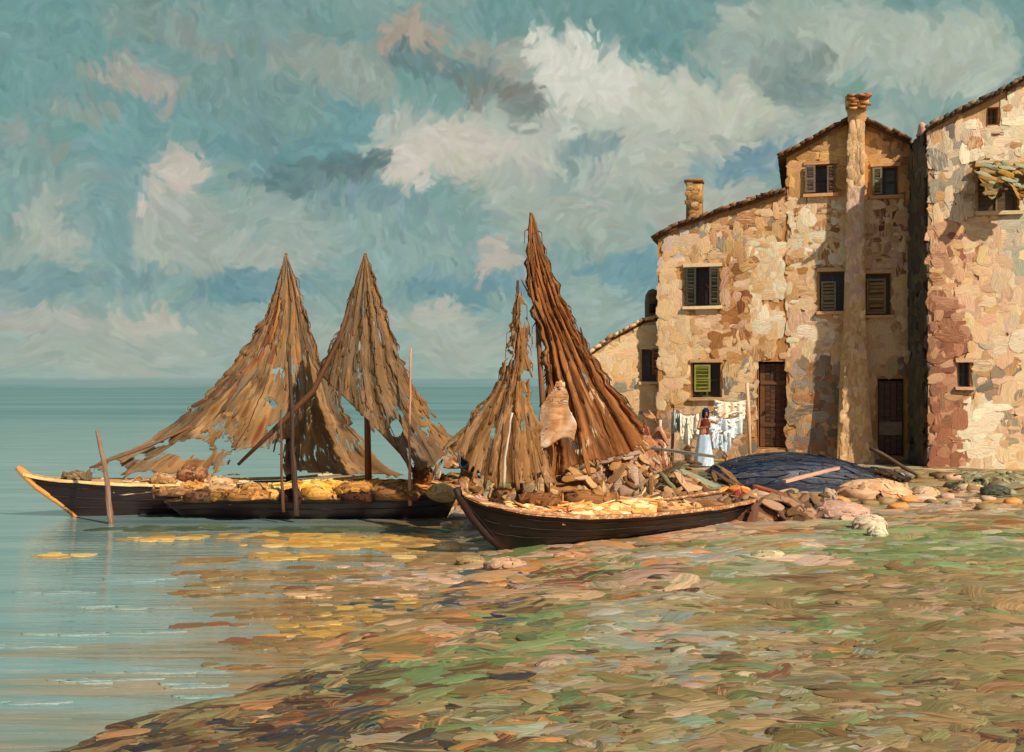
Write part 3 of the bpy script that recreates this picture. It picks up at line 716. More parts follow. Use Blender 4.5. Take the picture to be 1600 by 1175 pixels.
# door
u0, v1, = PG.uv(1187, 568); u1, v0 = PG.uv(1228, 699); mb = MB()
for k in range(5):
    cu = u0 + (u1 - u0) * (k + .5) / 5
    mb.box(PG.pt(cu, (v0 + v1) / 2, -.22), ((u1 - u0) / 5 - .012, .05, v1 - v0 - .02), pick([(72, 40, 22), (96, 56, 32), (60, 34, 22)], 1)[0], (120, 76, 46), R)
mb.box(PG.pt((u0 + u1) / 2, v0 + .7, -.185), (u1 - u0 - .04, .03, .12), (96, 62, 40), None, R)
mb.box(PG.pt((u0 + u1) / 2, v1 - .6, -.185), (u1 - u0 - .04, .03, .12), (110, 70, 44), None, R)
d = mb.build('door', M_wood, t, smooth=False); d['_inv'] = list(t['_inv'])
mb = MB(); mb.lump(PG.pt(u0 + .16, v0 + 1.1, -.15), (.04, .04, .04), (30, 24, 20)); mb.build('handle', M_navy, d)

# --- the tall gabled house with the chimney breast
g_roof = [(uS, PG.uv(1230, 246)[1]), PG.uv(1336, 188), (PG.L, PG.uv(1422, 226)[1])]
t = thing('gabled_house', 'tall ochre gabled house with a full-height chimney breast up its middle', 'house', tuple(PG.pt(uS, 0)[:2]) + (0,))
W4, W5 = (1260, 259, 1304, 302), (1364, 262, 1402, 305)
W2, W3, D2 = (1281, 425, 1320, 486), (1353, 428, 1391, 492), (1372, 592, 1412, 712)
holes = [hole(PG, b) for b in (W4, W5, W2, W3, D2)]
mb = MB(); wall_sheet(mb, PG, g_roof, holes, (200, 148, 88), (176, 122, 64)); body(mb, PG, g_roof, 9, (196, 152, 100))
AMB = [(214,158,86),(204,148,78),(222,170,100),(190,136,72)]
reg = [((-9e9, -9e9, 9e9, 9e9), CREAM + CREAM + BUFF + PIERC, .92), ((1229, 180, 1430, 310), AMB + BUFF, .9), ((1385, 200, 1425, 300), RUST + AMB + BUFF, .9),
       ((1229, 310, 1320, 420), PALEW + CREAM + OCHRE, .85), ((1350, 310, 1422, 430), CREAM + BUFF + ROSE + RUST, .8), ((1229, 470, 1310, 560), PALEW + CREAM + ROSE, 1),
       ((1229, 560, 1310, 720), OCHRE + BUFF + GREY + GREY, .85), ((1345, 490, 1400, 600), PIERC + ROSE + CREAM, 1), ((1340, 600, 1370, 720), PIERC + BUFF, 1), ((1370, 560, 1425, 730), GREY + OCHRE + BUFF, .8)]
plaster(mb, PG, g_roof, holes, 2100, reg)
mb.build('wall', M_wall, t)
mb = MB()
roof_edge(mb, PG, g_roof[0][0] - .25, g_roof[0][1] - .13, g_roof[1][0], g_roof[1][1], .24, -9.1, 11, TILE)
roof_edge(mb, PG, g_roof[1][0], g_roof[1][1], g_roof[2][0] + .02, g_roof[2][1] - .02, .24, -9.1, 9, TILE)
rf = mb.build('roof', M_roof, t); rf['_inv'] = list(t['_inv'])
# chimney breast: narrow above, buttressed below, flared cap
def stack(mb, pl, pxs, pys, ds, col, col2):
    prev = None
    rows = []
    for (xa, xb), y, d in zip(pxs, pys, ds):
        ua, v = pl.uv(xa, y); ub, _ = pl.uv(xb, y)
        rows.append(np.array([pl.pt(ua, v, -.1), pl.pt(ua, v, d), pl.pt(ub, v, d), pl.pt(ub, v, -.1)]))
    G = np.array(rows); m = len(G); V = G.reshape(-1, 3)
    fs = [[i * 4 + j, i * 4 + (j + 1) % 4, (i + 1) * 4 + (j + 1) % 4, (i + 1) * 4 + j] for i in range(m - 1) for j in range(4)] + [[0, 1, 2, 3], [m * 4 - 4 + j for j in range(4)]]
    mb.add(V, fs, col, col2)
mb = MB()
ys = [735, 640, 560, 520, 420, 300, 215, 196, 192, 176, 170, 156]
xs = [(1306, 1366), (1310, 1358), (1313, 1354), (1317, 1352), (1320, 1350), (1322, 1350), (1324, 1350), (1326, 1350), (1324, 1353), (1324, 1352), (1321, 1356), (1320, 1357)]
dsn = [.72, .6, .52, .44, .4, .4, .4, .4, .44, .42, .5, .5]
stack(mb, PG, xs, ys, dsn, (226, 178, 118), (206, 158, 104))
m_ = 520; yy = rng.uniform(200, 722, m_); xa = np.interp(yy, ys[::-1], [x[0] for x in xs[::-1]]); xb = np.interp(yy, ys[::-1], [x[1] for x in xs[::-1]]); dn = np.interp(yy, ys[::-1], dsn[::-1])
f = rng.uniform(.12, .88, m_); uu, vv = np.array([PG.uv(a, b) for a, b in zip(xa + (xb - xa) * f, yy)]).T
cc = np.where((yy < 470)[:, None] & (yy > 290)[:, None], pick([(222,184,158),(214,176,148),(230,192,150),(204,164,134)], m_), pick(PIERC + BUFF[:2], m_))
T = np.repeat([[0.05, 0, 1.]], m_, 0) + rng.normal(0, .15, (m_, 3))
shift = (f - .5)
mb.dabs(PG.pt(uu, vv, dn + .004 + rng.uniform(0, .01, m_)) , T, np.repeat([[PG.n[0], PG.n[1], 0.02]], m_, 0), rng.uniform(.1, .24, m_), rng.uniform(.05, .1, m_), rng.uniform(.012, .04, m_), cc, np.roll(cc, 3, 0), sq=3.4)
# loose bricks of the cap
for k in range(14):
    u_, v_ = PG.uv(rng.uniform(1323, 1354), rng.uniform(154, 176)); mb.box(PG.pt(u_, v_, .5 + rng.uniform(0, .02)), (.24, .09, .09), pick(OCHRE + RUST, 1)[0], None, R, jit=.015)
mb.build('chimney', M_wall, t)
for bx, gc_ in ((W4, (70, 64, 66)), (W5, (80, 84, 66))):
    w = window(PG, t, bx, (84, 60, 44), gc_); sill_lintel(PG, t, bx, (206, 150, 96), w)
shutter(PG, t, (1258, 260, 1274, 301), (124, 104, 88), (92, 80, 76), out=.12); shutter(PG, t, (1292, 260, 1305, 301), (116, 86, 62), (88, 64, 50), out=.12)
shutter(PG, t, (1363, 263, 1378, 304), (128, 124, 92), (84, 84, 66), out=.10)
w = window(PG, t, W2, (92, 84, 66), (44, 44, 52)); sill_lintel(PG, t, W2, (210, 168, 120), w)
shutter(PG, t, (1283, 440, 1306, 485), (136, 124, 96), (100, 92, 76), out=.02)
w = window(PG, t, W3, (112, 84, 48), (74, 56, 34)); sill_lintel(PG, t, W3, (214, 164, 112), w)
shutter(PG, t, (1354, 436, 1384, 490), (146, 116, 74), (116, 90, 54), out=.02)
u0, v1, = PG.uv(1373, 595); u1, v0 = PG.uv(1411, 711); mb = MB()
for k in range(4): mb.box(PG.pt(u0 + (u1 - u0) * (k + .5) / 4, (v0 + v1) / 2, -.2), ((u1 - u0) / 4 - .012, .05, v1 - v0 - .02), pick([(90, 50, 34), (70, 40, 30)], 1)[0], (110, 84, 66), R)
mb.box(PG.pt((u0 + u1) / 2, v0 + .8, -.165), (u1 - u0 - .04, .03, .4), (150, 124, 96), (120, 100, 84), R)
mb.build('door', M_wood, t, smooth=False)

# --- the low wing at the left
PW = Plane(918, 35.9, 1034, 35.5)
w_roof = [PW.uv(918, 556), PW.uv(958, 528), PW.uv(1008, 502), PW.uv(1034, 497)]; w_roof[0] = (0, w_roof[0][1]); w_roof[-1] = (PW.L, w_roof[-1][1])
t = thing('side_wing', 'single-storey sunlit wing with crumbling roof edge behind the right-hand brown sail', 'outbuilding', (PW.A[0], PW.A[1], 0))
WW = (1003, 546, 1025, 596); holes = [hole(PW, WW)]
mb = MB(); wall_sheet(mb, PW, w_roof, holes, (206, 164, 112), (190, 150, 104)); body(mb, PW, w_roof, 6, (200, 160, 110))
plaster(mb, PW, w_roof, holes, 500, [((-9e9, -9e9, 9e9, 9e9), CREAM + CREAM + CREAM[:3], 1), ((950, 580, 1005, 660), CREAM + GREY, .9)], z0=.3)
mb.build('wall', M_wall, t)
mb = MB()
for (a, b), n in zip(zip(w_roof[:-1], w_roof[1:]), (4, 6, 3)): roof_edge(mb, PW, a[0], a[1] - .06, b[0], b[1] - .06, .05, -6.1, n, [(206,170,126),(150,112,76),(220,184,140)])
mb.build('roof', M_roof, t)
w = window(PW, t, WW, (100, 78, 56), (70, 62, 52)); sill_lintel(PW, t, WW, (220, 180, 130), w)
shutter(PW, t, (1019, 545, 1031, 585), (150, 92, 60), (110, 64, 44), out=.1)
# corbelled closet on the side of the low house
t = thing('corbelled_closet', 'small round-topped brown closet jutting from the left edge of the low house', 'closet', tuple(P(1018, 505, 36.4)))
mb = MB()
c0 = P(1020, 478, 36.9)
rows = []
for k, (z, r) in enumerate(((-.62, .12), (-.45, .2), (-.40, .27), (.1, .28), (.36, .25), (.52, .16), (.58, .02))):
    th = np.linspace(0, 2 * np.pi, 13); rows.append(np.stack([c0[0] + r * np.cos(th), c0[1] + r * np.sin(th), c0[2] + z + 0 * th], -1))
rows = np.array(rows); mb.grid(rows, np.array([130, 96, 66]), np.array([92, 66, 46]))
mb.build('shell', M_wall, t)
mb = MB(); mb.box(c0 + np.array([-.05, -.27, -.1]), (.22, .05, .3), (60, 40, 28), None); mb.build('vent', M_wood, t)

# --- the right-hand house, one step nearer
PR = Plane(1450, 31.0, 1960, 29.8)
r_roof = [PR.uv(1450, 203), PR.uv(1500, 178), PR.uv(1568, 146), PR.uv(1600, 127), PR.uv(1760, 45), PR.uv(1960, 150)]; r_roof[0] = (0, r_roof[0][1]); r_roof[-1] = (PR.L, r_roof[-1][1])
t = thing('corner_house', 'pale weathered house at the right edge with a brick-faced corner', 'house', (PR.A[0], PR.A[1], 0))
WA, WB, WC = (1543, 168, 1560, 194), (1528, 258, 1592, 330), (1497, 566, 1516, 604)
holes = [hole(PR, b) for b in (WA, WB, WC)]
mb = MB(); wall_sheet(mb, PR, r_roof, holes, (196, 152, 104), (176, 136, 96)); body(mb, PR, r_roof, 10, (76, 66, 52))  # body colour darkened to paint the alley shade
PBk = [(214,190,160),(222,196,160),(206,182,150)]
reg = [((-9e9, -9e9, 9e9, 9e9), CREAM + PBk, .95), ((1450, 195, 1530, 340), GREY + PBk + BUFF[:1], .9), ((1500, 140, 1600, 250), PALEW + PBk + OCHRE[:1], .92), ((1450, 330, 1600, 440), CREAM + ROSE + OCHRE[:2] + PBk, .9),
       ((1560, 340, 1600, 460), [(170,168,142),(190,176,146),(214,180,140)], .9), ((1448, 345, 1503, 460), BRICK + BRICK + CREAM, 1), ((1448, 460, 1505, 740), BRICK, 1), ((1505, 440, 1600, 560), CREAM + PBk + ROSE, .95), ((1505, 560, 1600, 620), GREY + BUFF + OCHRE[:1] + ROSE, .9),
       ((1505, 620, 1560, 730), PALEW + PALEW + CREAM[:1], 1), ((1560, 600, 1620, 730), CREAM + GREY[:1] + ROSE, .9)]
plaster(mb, PR, r_roof, holes, 3600, reg, size=(.14, .42))
# side wall in the alley: plaster in darkened colours, the shade painted in
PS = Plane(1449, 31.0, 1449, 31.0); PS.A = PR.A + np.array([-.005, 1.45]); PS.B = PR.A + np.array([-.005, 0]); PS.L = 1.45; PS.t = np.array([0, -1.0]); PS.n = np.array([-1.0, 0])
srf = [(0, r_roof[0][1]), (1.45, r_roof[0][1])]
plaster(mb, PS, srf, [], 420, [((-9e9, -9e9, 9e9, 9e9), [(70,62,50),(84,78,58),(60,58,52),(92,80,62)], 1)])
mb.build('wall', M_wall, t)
mb = MB()
for (a, b), n in zip(zip(r_roof[:-1], r_roof[1:]), (5, 7, 4, 14, 16)): roof_edge(mb, PR, a[0], a[1] - .02, b[0], b[1] - .02, .22, -10.1, n, [(92,76,62),(120,96,72),(150,134,112),(70,58,48)])
rf = mb.build('roof', M_roof, t); rf['_inv'] = list(t['_inv'])
mb = MB(); c0 = P(1441, 206, 31.6); mb.lump(c0, (.13, .13, .26), (222, 168, 146), (190, 140, 120), rough=.08); mb.box(c0 - np.array([0, 0, .35]), (.2, .2, .3), (150, 110, 84), jit=.02)
mb.build('chimney', M_wall, rf)
RR = PR.R()
w = window(PR, t, WA, (110, 78, 54), (96, 66, 50))
w = window(PR, t, WC, (60, 56, 58), (34, 32, 44)); sill_lintel(PR, t, WC, (206, 160, 124), w)
w = window(PR, t, WB, (120, 92, 48), (90, 70, 40)); sill_lintel(PR, t, WB, (206, 180, 140), w)
# the drain pipe and the ragged awning
mb = MB(); mb.tube([P(1438, 212, 31.6), P(1436, 240, 31.7), P(1436, 300, 31.9), P(1438, 420, 32.0), P(1437, 560, 32.1), P(1437, 700, 32.1)], .10, (30, 34, 48), (60, 66, 84)); mb.build('gutter_pipe', M_navy, t)
mb = MB(); u0, v1 = PR.uv(1524, 256); u1, v0 = PR.uv(1600, 322); g = []
for a in np.linspace(0, 1, 12):
    row = []
    for b in np.linspace(0, 1, 16):
        row.append(PR.pt(u0 + (u1 - u0) * b + .05 * math.sin(a * 9), v1 - (v1 - v0) * a * (.75 + .2 * math.sin(b * 11)), .08 + .75 * a ** .8 + .06 * math.sin(b * 14)))
    g.append(row)
g = np.array(g); k = vn(g[..., 0] * 3, g[..., 2] * 4)[..., None]
mb.grid(g, np.array([168, 118, 44]) * (1 - k) + np.array([110, 90, 44]) * k, np.broadcast_to(np.array([140., 140, 108]), g.shape))
m_ = 40; ia = rng.integers(1, 11, m_); ib = rng.integers(1, 15, m_); cc = pick([(176,128,50),(140,100,44),(150,156,130),(104,80,40)], m_)
mb.dabs(g[ia, ib] + np.array([0, -.02, 0]), rng.normal(0, .3, (m_, 3)) + np.array([1, 0, -.4]), np.repeat([[PR.n[0], PR.n[1], .6]], m_, 0), .22, .07, .03, cc, np.roll(cc, 1, 0))
o = mb.build('awning', M_cloth, t)

# ------------------------------------------------------------------ boats
def xf(bow, stern):
    bow = np.array(bow, float); stern = np.array(stern, float); v = stern - bow; L = np.linalg.norm(v[:2]); return bow, math.atan2(v[1], v[0]), L

def hull_pts(L, B, sheer, over, keel, stern_w, nt=34, nv=9):
    ts = np.linspace(0, 1, nt) ** 1.25
    out = np.zeros((nt, 2, nv, 3))
    for i, t_ in enumerate(ts):
        b = B * ((1 - (1 - min(t_, .45) / .45) ** 2.1) if t_ < .45 else 1 - (1 - stern_w) * ((t_ - .45) / .55) ** 2.2); b = max(b, .035)
        zs = float(np.interp(t_, sheer[0], sheer[1])); zk = keel
        for s_, sg in enumerate((-1, 1)):
            for j in range(nv):
                v = j / (nv - 1)
                x = t_ * L + over * (1 - v) * (1 - t_) ** 4 - .3 * (1 - v) * t_ ** 6
                out[i, s_, j] = (x, sg * b * (.12 + .88 * v ** .5), zk + (zs - zk) * v)
    return out

def boat(name, label, bow, stern, B, sheer, over, keel, stern_w, cols, group, rail=(206, 150, 70), bulge=0):
    o3, ang, L = xf(bow, stern)
    t = thing(name, label, 'fishing boat', tuple(o3), ang, group)
    M = Matrix.Translation(Vector(o3)) @ Matrix.Rotation(ang, 4, 'Z'); Mn = np.array(M)
    def W(p): p = np.asarray(p, float); return p @ Mn[:3, :3].T + Mn[:3, 3]
    hp = hull_pts(L, B, sheer, over, keel, stern_w); nt, _, nv, _ = hp.shape
    mb = MB()
    k = fbm(hp[:, 0, :, 0] * 1.4, hp[:, 0, :, 2] * 5, 3)[..., None]
    c1, c2 = np.array(cols[0], float), np.array(cols[1], float)
    for s_ in (0, 1):
        G = W(hp[:, s_]); Uv = np.stack([hp[:, s_, :, 0], hp[:, s_, :, 2] * 1.6, hp[:, s_, :, 1] * 0], -1).reshape(-1, 3)
        mb.grid(G, c1 * (1 - k) + c2 * k, np.broadcast_to(c2, G.shape), U=Uv)
        inn = hp[:, s_].copy(); inn[..., 1] *= .93; inn[..., 1] -= 0; inn[:, :, 2] = inn[:, :, 2] + (1 - np.linspace(0, 1, nv)) * .06
        mb.grid(W(inn), np.array([120, 80, 44]), np.array([84, 56, 34]))
        # planking seams proud of the hull
        for j in (3, 5, 7):
            mb.tube(W(hp[1:-1, s_, j] + rng.normal(0, .004, hp[1:-1, s_, j].shape) + np.array([0, (-1, 1)[s_] * .002, 0])), .010, c2 * .7, c2, n=5)
    bt = np.stack([hp[:, 0, 0], hp[:, 1, 0]], 1); mb.grid(W(bt), c1)
    tr = np.concatenate([hp[-1, 0], hp[-1, 1][::-1]]); mb.add(W(tr), [list(range(len(tr)))], c2)
    mb.build('hull', M_hull, t)
    for s_ in (0, 1):
        mb = MB(); pr = hp[:, s_, -1] + np.array([0, 0, .015]); G = []
        for (dy, dz) in ((-.05, 0), (.035, 0), (.035, .055), (-.05, .055), (-.05, 0)):
            q = pr.copy(); q[:, 1] += dy * (1, -1)[s_] * 1; q[:, 2] += dz + rng.normal(0, .004, len(q)); G.append(W(q))
        mb.grid(np.array(G), np.array(rail, float), np.array([230, 196, 140.])); mb.build('gunwale', M_wood, t)
    # inside: sole boards and thwarts
    mb = MB(); fl = []
    for i in range(2, nt - 1):
        a = hp[i, 0, 4].copy(); b = hp[i, 1, 4].copy(); zz = min(float(hp[i, 0, -1, 2]) - .14, .5 * (keel + hp[i, 0, -1, 2]) + .12); a[2] = b[2] = zz; a[1] *= .98; b[1] *= .98; fl.append([W(a), W(b)])
    mb.grid(np.array(fl), np.array([140, 96, 54]), np.array([96, 64, 36])); mb.build('floorboards', M_wood, t)
    for f_ in (.35, .6, .82):
        i = int(f_ * nt); a = hp[i, 0, -2]; b = hp[i, 1, -2]; m = (a + b) / 2
        mb = MB(); R_ = np.array(Matrix.Rotation(ang, 3, 'Z')); mb.box(W(m + np.array([0, 0, -.02])), (.24, abs(b[1] - a[1]) * .93, .04), (170, 120, 66), (120, 84, 48), R_); mb.build('thwart', M_wood, t, smooth=False)
    return t, W, hp, L

DARKH = ((50, 28, 26), (30, 18, 18))
BG = 'fishing boats drawn up along the shore'
# A: far left
A_bow, A_st = (-9.33, 20.75, 0), (-3.3, 23.4, 0)
tA, WA_, hA, LA = boat('fishing_boat', 'dark-hulled fishing boat furthest left, its ochre bow pointing out to open water', A_bow, A_st, .72,
     ([0, .06, .2, .45, .8, 1], [.80, .70, .62, .52, .50, .58]), 1.0, -.12, .7, ((56, 32, 30), (34, 20, 20)), BG, rail=(212, 168, 96))
mb = MB(); mb.tube(WA_([(-.10, 0, .98), (.02, 0, .86), (.25, 0, .60), (.55, 0, .36), (.85, 0, .12), (1.0, 0, -.1)]), [.05, .08, .075, .07, .06, .05], (222, 150, 74), (176, 112, 50), n=8); mb.build('stem_post', M_wood, tA)
mb = MB(); fd = []
for i in range(0, 14):
    a, b = hA[i, 0, -1], hA[i, 1, -1]; m = (a + b) / 2 + np.array([0, 0, .09]); fd.append([WA_(a + np.array([0, 0, .02])), WA_(m), WA_(b + np.array([0, 0, .02]))])
mb.grid(np.array(fd), np.array([206, 156, 100]), np.array([150, 104, 60])); mb.build('foredeck', M_wood, tA)
# B: middle, nearer
B_bow, B_st = (-6.7, 21.05, 0), (-1.0, 21.0, 0)
tB, WB_, hB, LB = boat('fishing_boat', 'dark-hulled fishing boat in the middle with golden yellow canvas over its deck', B_bow, B_st, .62,
     ([0, .1, .3, .6, .85, 1], [.26, .34, .38, .38, .42, .52]), .5, -.12, .55, ((60, 42, 34), (36, 22, 20)), BG, rail=(124, 84, 48))
# C: right, beached
C_bow, C_st = (-.78, 15.95, .02), (4.2, 19.7, .12)
tC, WC_, hC, LC = boat('fishing_boat', 'near fishing boat run up on the shingle with torn rust-brown sails', C_bow, C_st, .80,
     ([0, .05, .15, .3, .5, .8, 1], [.90, .74, .58, .47, .42, .42, .50]), .85, -.02, .7, ((44, 24, 20), (26, 15, 14)), BG, rail=(150, 92, 50))
mb = MB(); mb.tube(WC_([(-.05, 0, 1.0), (.03, 0, .84), (.22, 0, .56), (.5, 0, .26), (.82, 0, .0)]), [.05, .06, .06, .055, .04], (40, 22, 18), (70, 42, 28), n=8); mb.build('stem_post', M_wood, tC)

# masts and spars
def spar(parent, pts, rad, col, name='mast', col2=None):
    mb = MB(); mb.tube(pts, rad, col, col2 or (90, 56, 34)); return mb.build(name, M_wood, parent)
spar(tA, [P(452, 775, 22.9), P(450, 600, 22.9), P(448, 470, 22.9), P(447, 396, 22.9)], [.07, .06, .05, .03], (96, 62, 36))
spar(tB, [P(576, 775, 20.95), P(573, 600, 20.95), P(571, 396, 20.95)], [.07, .055, .03], (104, 66, 36))
spar(tC, [P(812, 790, 17.35), P(809, 640, 17.3), P(809, 530, 17.3), P(809, 438, 17.3)], [.055, .05, .04, .02], (74, 36, 24))
spar(tC, [P(856, 780, 17.75), P(846, 600, 17.7), P(836, 440, 17.7), P(829, 332, 17.7)], [.05, .045, .035, .02], (150, 96, 54))
spar(tB, [P(503, 585, 20.75), P(540, 618, 20.6), P(588, 664, 20.6), P(628, 708, 20.7), P(654, 750, 20.8)], [.03, .045, .05, .045, .03], (92, 54, 28), 'boom')
spar(tB, [P(560, 430, 20.85), P(530, 530, 20.7), P(490, 610, 20.6), P(430, 670, 20.6), P(372, 726, 20.65)], [.02, .045, .055, .05, .03], (104, 64, 34), 'yard')
spar(tA, [P(140, 731, 20.9), P(190, 712, 21.2), P(232, 697, 21.5), P(330, 652, 22.1)], [.018, .03, .035, .03], (118, 82, 52), 'bowsprit')
spar(tA, [P(470, 500, 22.75), P(480, 560, 22.7), P(488, 625, 22.7)], [.02, .03, .03], (60, 46, 34), 'yard')

# sails: folded, tattered cloth hung from the masts
def gnorm(G):
    n = np.cross(np.gradient(G, axis=0), np.gradient(G, axis=1)); n /= np.linalg.norm(n, axis=-1)[..., None] + 1e-9
    return n
def sail(parent, rows, Yf, pal, dark, seed, holef, label=None, folds=5.5, belly=.45, nd=700, strip=60, foldamp=.032, mat=None):
    mat = mat or M_sheer
    ys = np.array([r[0] for r in rows], float); ls = np.array([r[1] for r in rows], float); rs = np.array([r[2] for r in rows], float)
    m, n = 190, 120
    yy = np.linspace(ys[0], ys[-1], m); cc = np.linspace(0, 1, n)
    YY, CC = np.meshgrid(yy, cc, indexing='ij'); prog = (YY - ys[0]) / (ys[-1] - ys[0])
    l = np.interp(YY, ys, ls) + (fbm(YY * .09, YY * 0 + seed, 5, 3) - .5) * 22 * np.minimum(1, prog * 3) * (1 - CC) ** 7; r = np.interp(YY, ys, rs) + (fbm(YY * .09, YY * 0 + seed + 9, 6, 3) - .5) * 18 * np.minimum(1, prog * 3) * CC ** 7
    px = l + (r - l) * CC
    warp = fbm(CC * 5, prog * 2 + seed, 12, 3)
    fold = np.sin(CC * folds * 2 * np.pi + warp * 3) + .6 * np.sin(CC * folds * 4.7 + seed + prog * 3)
    dep = -belly * (1 - (2 * CC - 1) ** 2) * prog + foldamp * fold * np.minimum(1, .25 + prog)
    Yd = Yf(px, YY) + dep
    G = np.stack([(px - 800) / F * Yd, Yd, H - (YY - HY) / F * Yd], -1)
    ci = (vn(CC * folds * 1.1, prog * 2.2 + seed, 2) + vn(CC * folds * 3.2, prog * 4 + seed, 3) * .7) / 1.7
    pal = np.array(pal, float) * .88; x = np.clip(ci * 1.25 - .12, 0, .999) * (len(pal) - 1); i0 = x.astype(int); fr = (x - i0)[..., None]
    col = pal[i0] * (1 - fr) + pal[np.minimum(i0 + 1, len(pal) - 1)] * fr
    edge = np.clip(1 - np.minimum(CC, 1 - CC) / .05, 0, 1)[..., None] * .5
    col = col * (1 - edge) + np.array(dark, float) * edge
    col2 = pal[(np.clip(vn(CC * 22, prog * 6 + seed, 8), 0, .999) * len(pal)).astype(int)]
    hl = holef(px, YY, CC, prog)
    keep = ~(hl[:-1, :-1] > 0)
    U = np.stack([prog * 4 + seed, CC * 1.6, CC * 0], -1).reshape(-1, 3)
    mb = MB(); mb.grid(G, col, col2, U=U, keep=keep); GN = gnorm(G)
    # ridged patches, darns and hanging twine over the cloth, running with the folds
    ii = rng.integers(26, m - 4, nd * 2); jj = rng.integers(2, n - 3, nd * 2)
    wgt = (r - l)[ii, 0] / (r - l).max(); ok = (hl[ii, jj] <= 0) & (rng.uniform(0, 1, nd * 2) < .25 + .75 * wgt); ii, jj = ii[ok][:int(nd*.16)], jj[ok][:int(nd*.16)]; q = len(ii)
    T = G[np.minimum(ii + 5, m - 1), jj] - G[ii - 3, jj]; T = T / np.linalg.norm(T, axis=1)[:, None] + rng.normal(0, .05, (q, 3))
    c = np.clip(col[ii, jj] * .6 + .4 * pal[rng.integers(0, len(pal), q)] + rng.normal(0, 7, (q, 1)), 8, 240); c2 = pal[rng.integers(0, len(pal), q)]
    for sgn in (-1,):
        C = G[ii, jj] + np.array([0, sgn * .012, 0]); mb.dabs(C, T, GN[ii, jj] * np.sign(-GN[ii, jj][:, 1:2]) + rng.normal(0, .03, (q, 3)), rng.uniform(.10, .34, q), rng.uniform(.012, .05, q), rng.uniform(.002, .005, q), c, c2, sq=2.3, ns=10, sink=.012)
    for k in range(strip // 4):
        j = int(rng.integers(0, n)); a = int(rng.integers(0, int(m * .6))); b = min(m - 1, a + int(rng.integers(18, 60)))
        if k % 3 == 0: j = 0 if k % 2 else n - 1
        pts = G[a:b:4, j] + rng.normal(0, .012, (len(range(a, b, 4)), 3)) + np.array([0, -.04, 0])
        if len(pts) > 2 and (hl[a:b:4, j] <= 0).mean() > .6: mb.tube(pts, rng.uniform(.004, .009), pal[rng.integers(len(pal))], dark, n=5)
    # frayed ends along the edges
    for k in range(strip // 2):
        i = int(rng.integers(6, m - 6)); side = rng.integers(0, 2); p0 = G[i, 0 if side == 0 else n - 1]; dx = (-1 if side == 0 else 1) * rng.uniform(.0, .07)
        mb.tube([p0, p0 + np.array([dx, -.02, -rng.uniform(.02, .1)]), p0 + np.array([dx * 1.1, -.02, -rng.uniform(.12, .3)])], [.012, .008, .003], pal[rng.integers(len(pal))], dark, n=5)
    o = mb.build('sail', mat, parent)
    md = o.modifiers.new('thickness', 'SOLIDIFY'); md.thickness = .012
    if label: o['label'] = label
    return o

SB1 = [(118,86,54),(146,104,58),(172,128,82),(134,106,74),(156,112,62),(190,148,100),(92,66,46),(140,118,90),(154,128,100),(196,134,64)]
SB1r = SB1 + [(140,70,42),(126,60,36)]
SB3 = [(112,66,32),(146,88,44),(176,112,62),(96,56,28),(190,134,84),(132,82,42)]
def h1(px, py, c, p):
    n = fbm(px * .028, py * .045, 74, 4)
    thr = np.interp(py, [560, 650, 690, 745], [.80, .72, .66, .59])
    return ((n > thr) & (py > 520) & (px < 460)) | ((((px - 400) / 42) ** 2 + ((py - 722) / 24) ** 2) < 1) | ((((px - 300) / 40) ** 2 + ((py - 700) / 16) ** 2 + (n - .5) * 3) < .8) | ((n > thr + .04) & (py > 640)) | (py > 742 - np.clip((px - 165) * -.1 + 8, 0, 14) + (n - .5) * 26)
sail(tA, [(398,446,448),(420,440,456),(450,430,467),(480,420,476),(520,399,487),(560,371,502),(600,338,522),(640,296,538),(670,258,554),(700,212,575),(722,162,596),(752,110,640)],
     lambda px, py: 22.65 + (447 - px) * -.004 * 1.0 * (px < 447) , SB1r, (84, 58, 36), 1.3, h1, 'brown patched sail spread wide and low to the left', nd=1100, strip=80)
def h2(px, py, c, p):
    n = fbm(px * .03, py * .05, 91, 4)
    return ((n > .70) & (py > 640)) | ((py > 588) & (px < 505 + (py - 588) * 1.02)) | (py > 748 - (px - 650) * .86 + (n - .5) * 16) | ((((px - 618) / 10) ** 2 + ((py - 668) / 14) ** 2) < 1)
sail(tB, [(398,569,572),(430,559,583),(460,548,594),(500,533,607),(540,518,621),(570,507,630),(610,493,650),(640,484,672),(670,474,696),(690,467,714),(752,446,768)],
     lambda px, py: 20.8 + 0 * px, [(108,76,46),(138,100,58),(158,118,74),(128,98,64),(148,120,94),(116,86,54),(176,124,66),(158,130,110)], (86, 52, 28), 5.1, h2, 'narrow brown sail gathered to a point', nd=900, strip=60, belly=.5)
def h3(px, py, c, p):
    n = fbm(px * .04, py * .03, 33, 4); return ((n > .72) & (py > 600)) | (py > 700 + (1002 - px) * .30 + (n - .5) * 30) | (px > 1003)
YC = lambda px, py: 17.45 + np.maximum(0, px - 815) * .0065
sail(tC, [(333,829,831),(350,827,838),(370,825,843),(400,823,853),(440,824,869),(480,830,886),(520,845,905),(560,850,930),(600,852,956),(640,850,990),(660,848,1006),(700,845,1036),(765,838,1086)],
     YC, SB3, (58, 34, 20), 8.2, h3, 'tall rust-brown sail hanging in heavy folds', nd=1000, strip=90, folds=7, belly=.35, foldamp=.045)
SB3b = [(156,106,58),(176,126,76),(140,96,52),(196,150,106),(126,86,50),(168,124,84)]
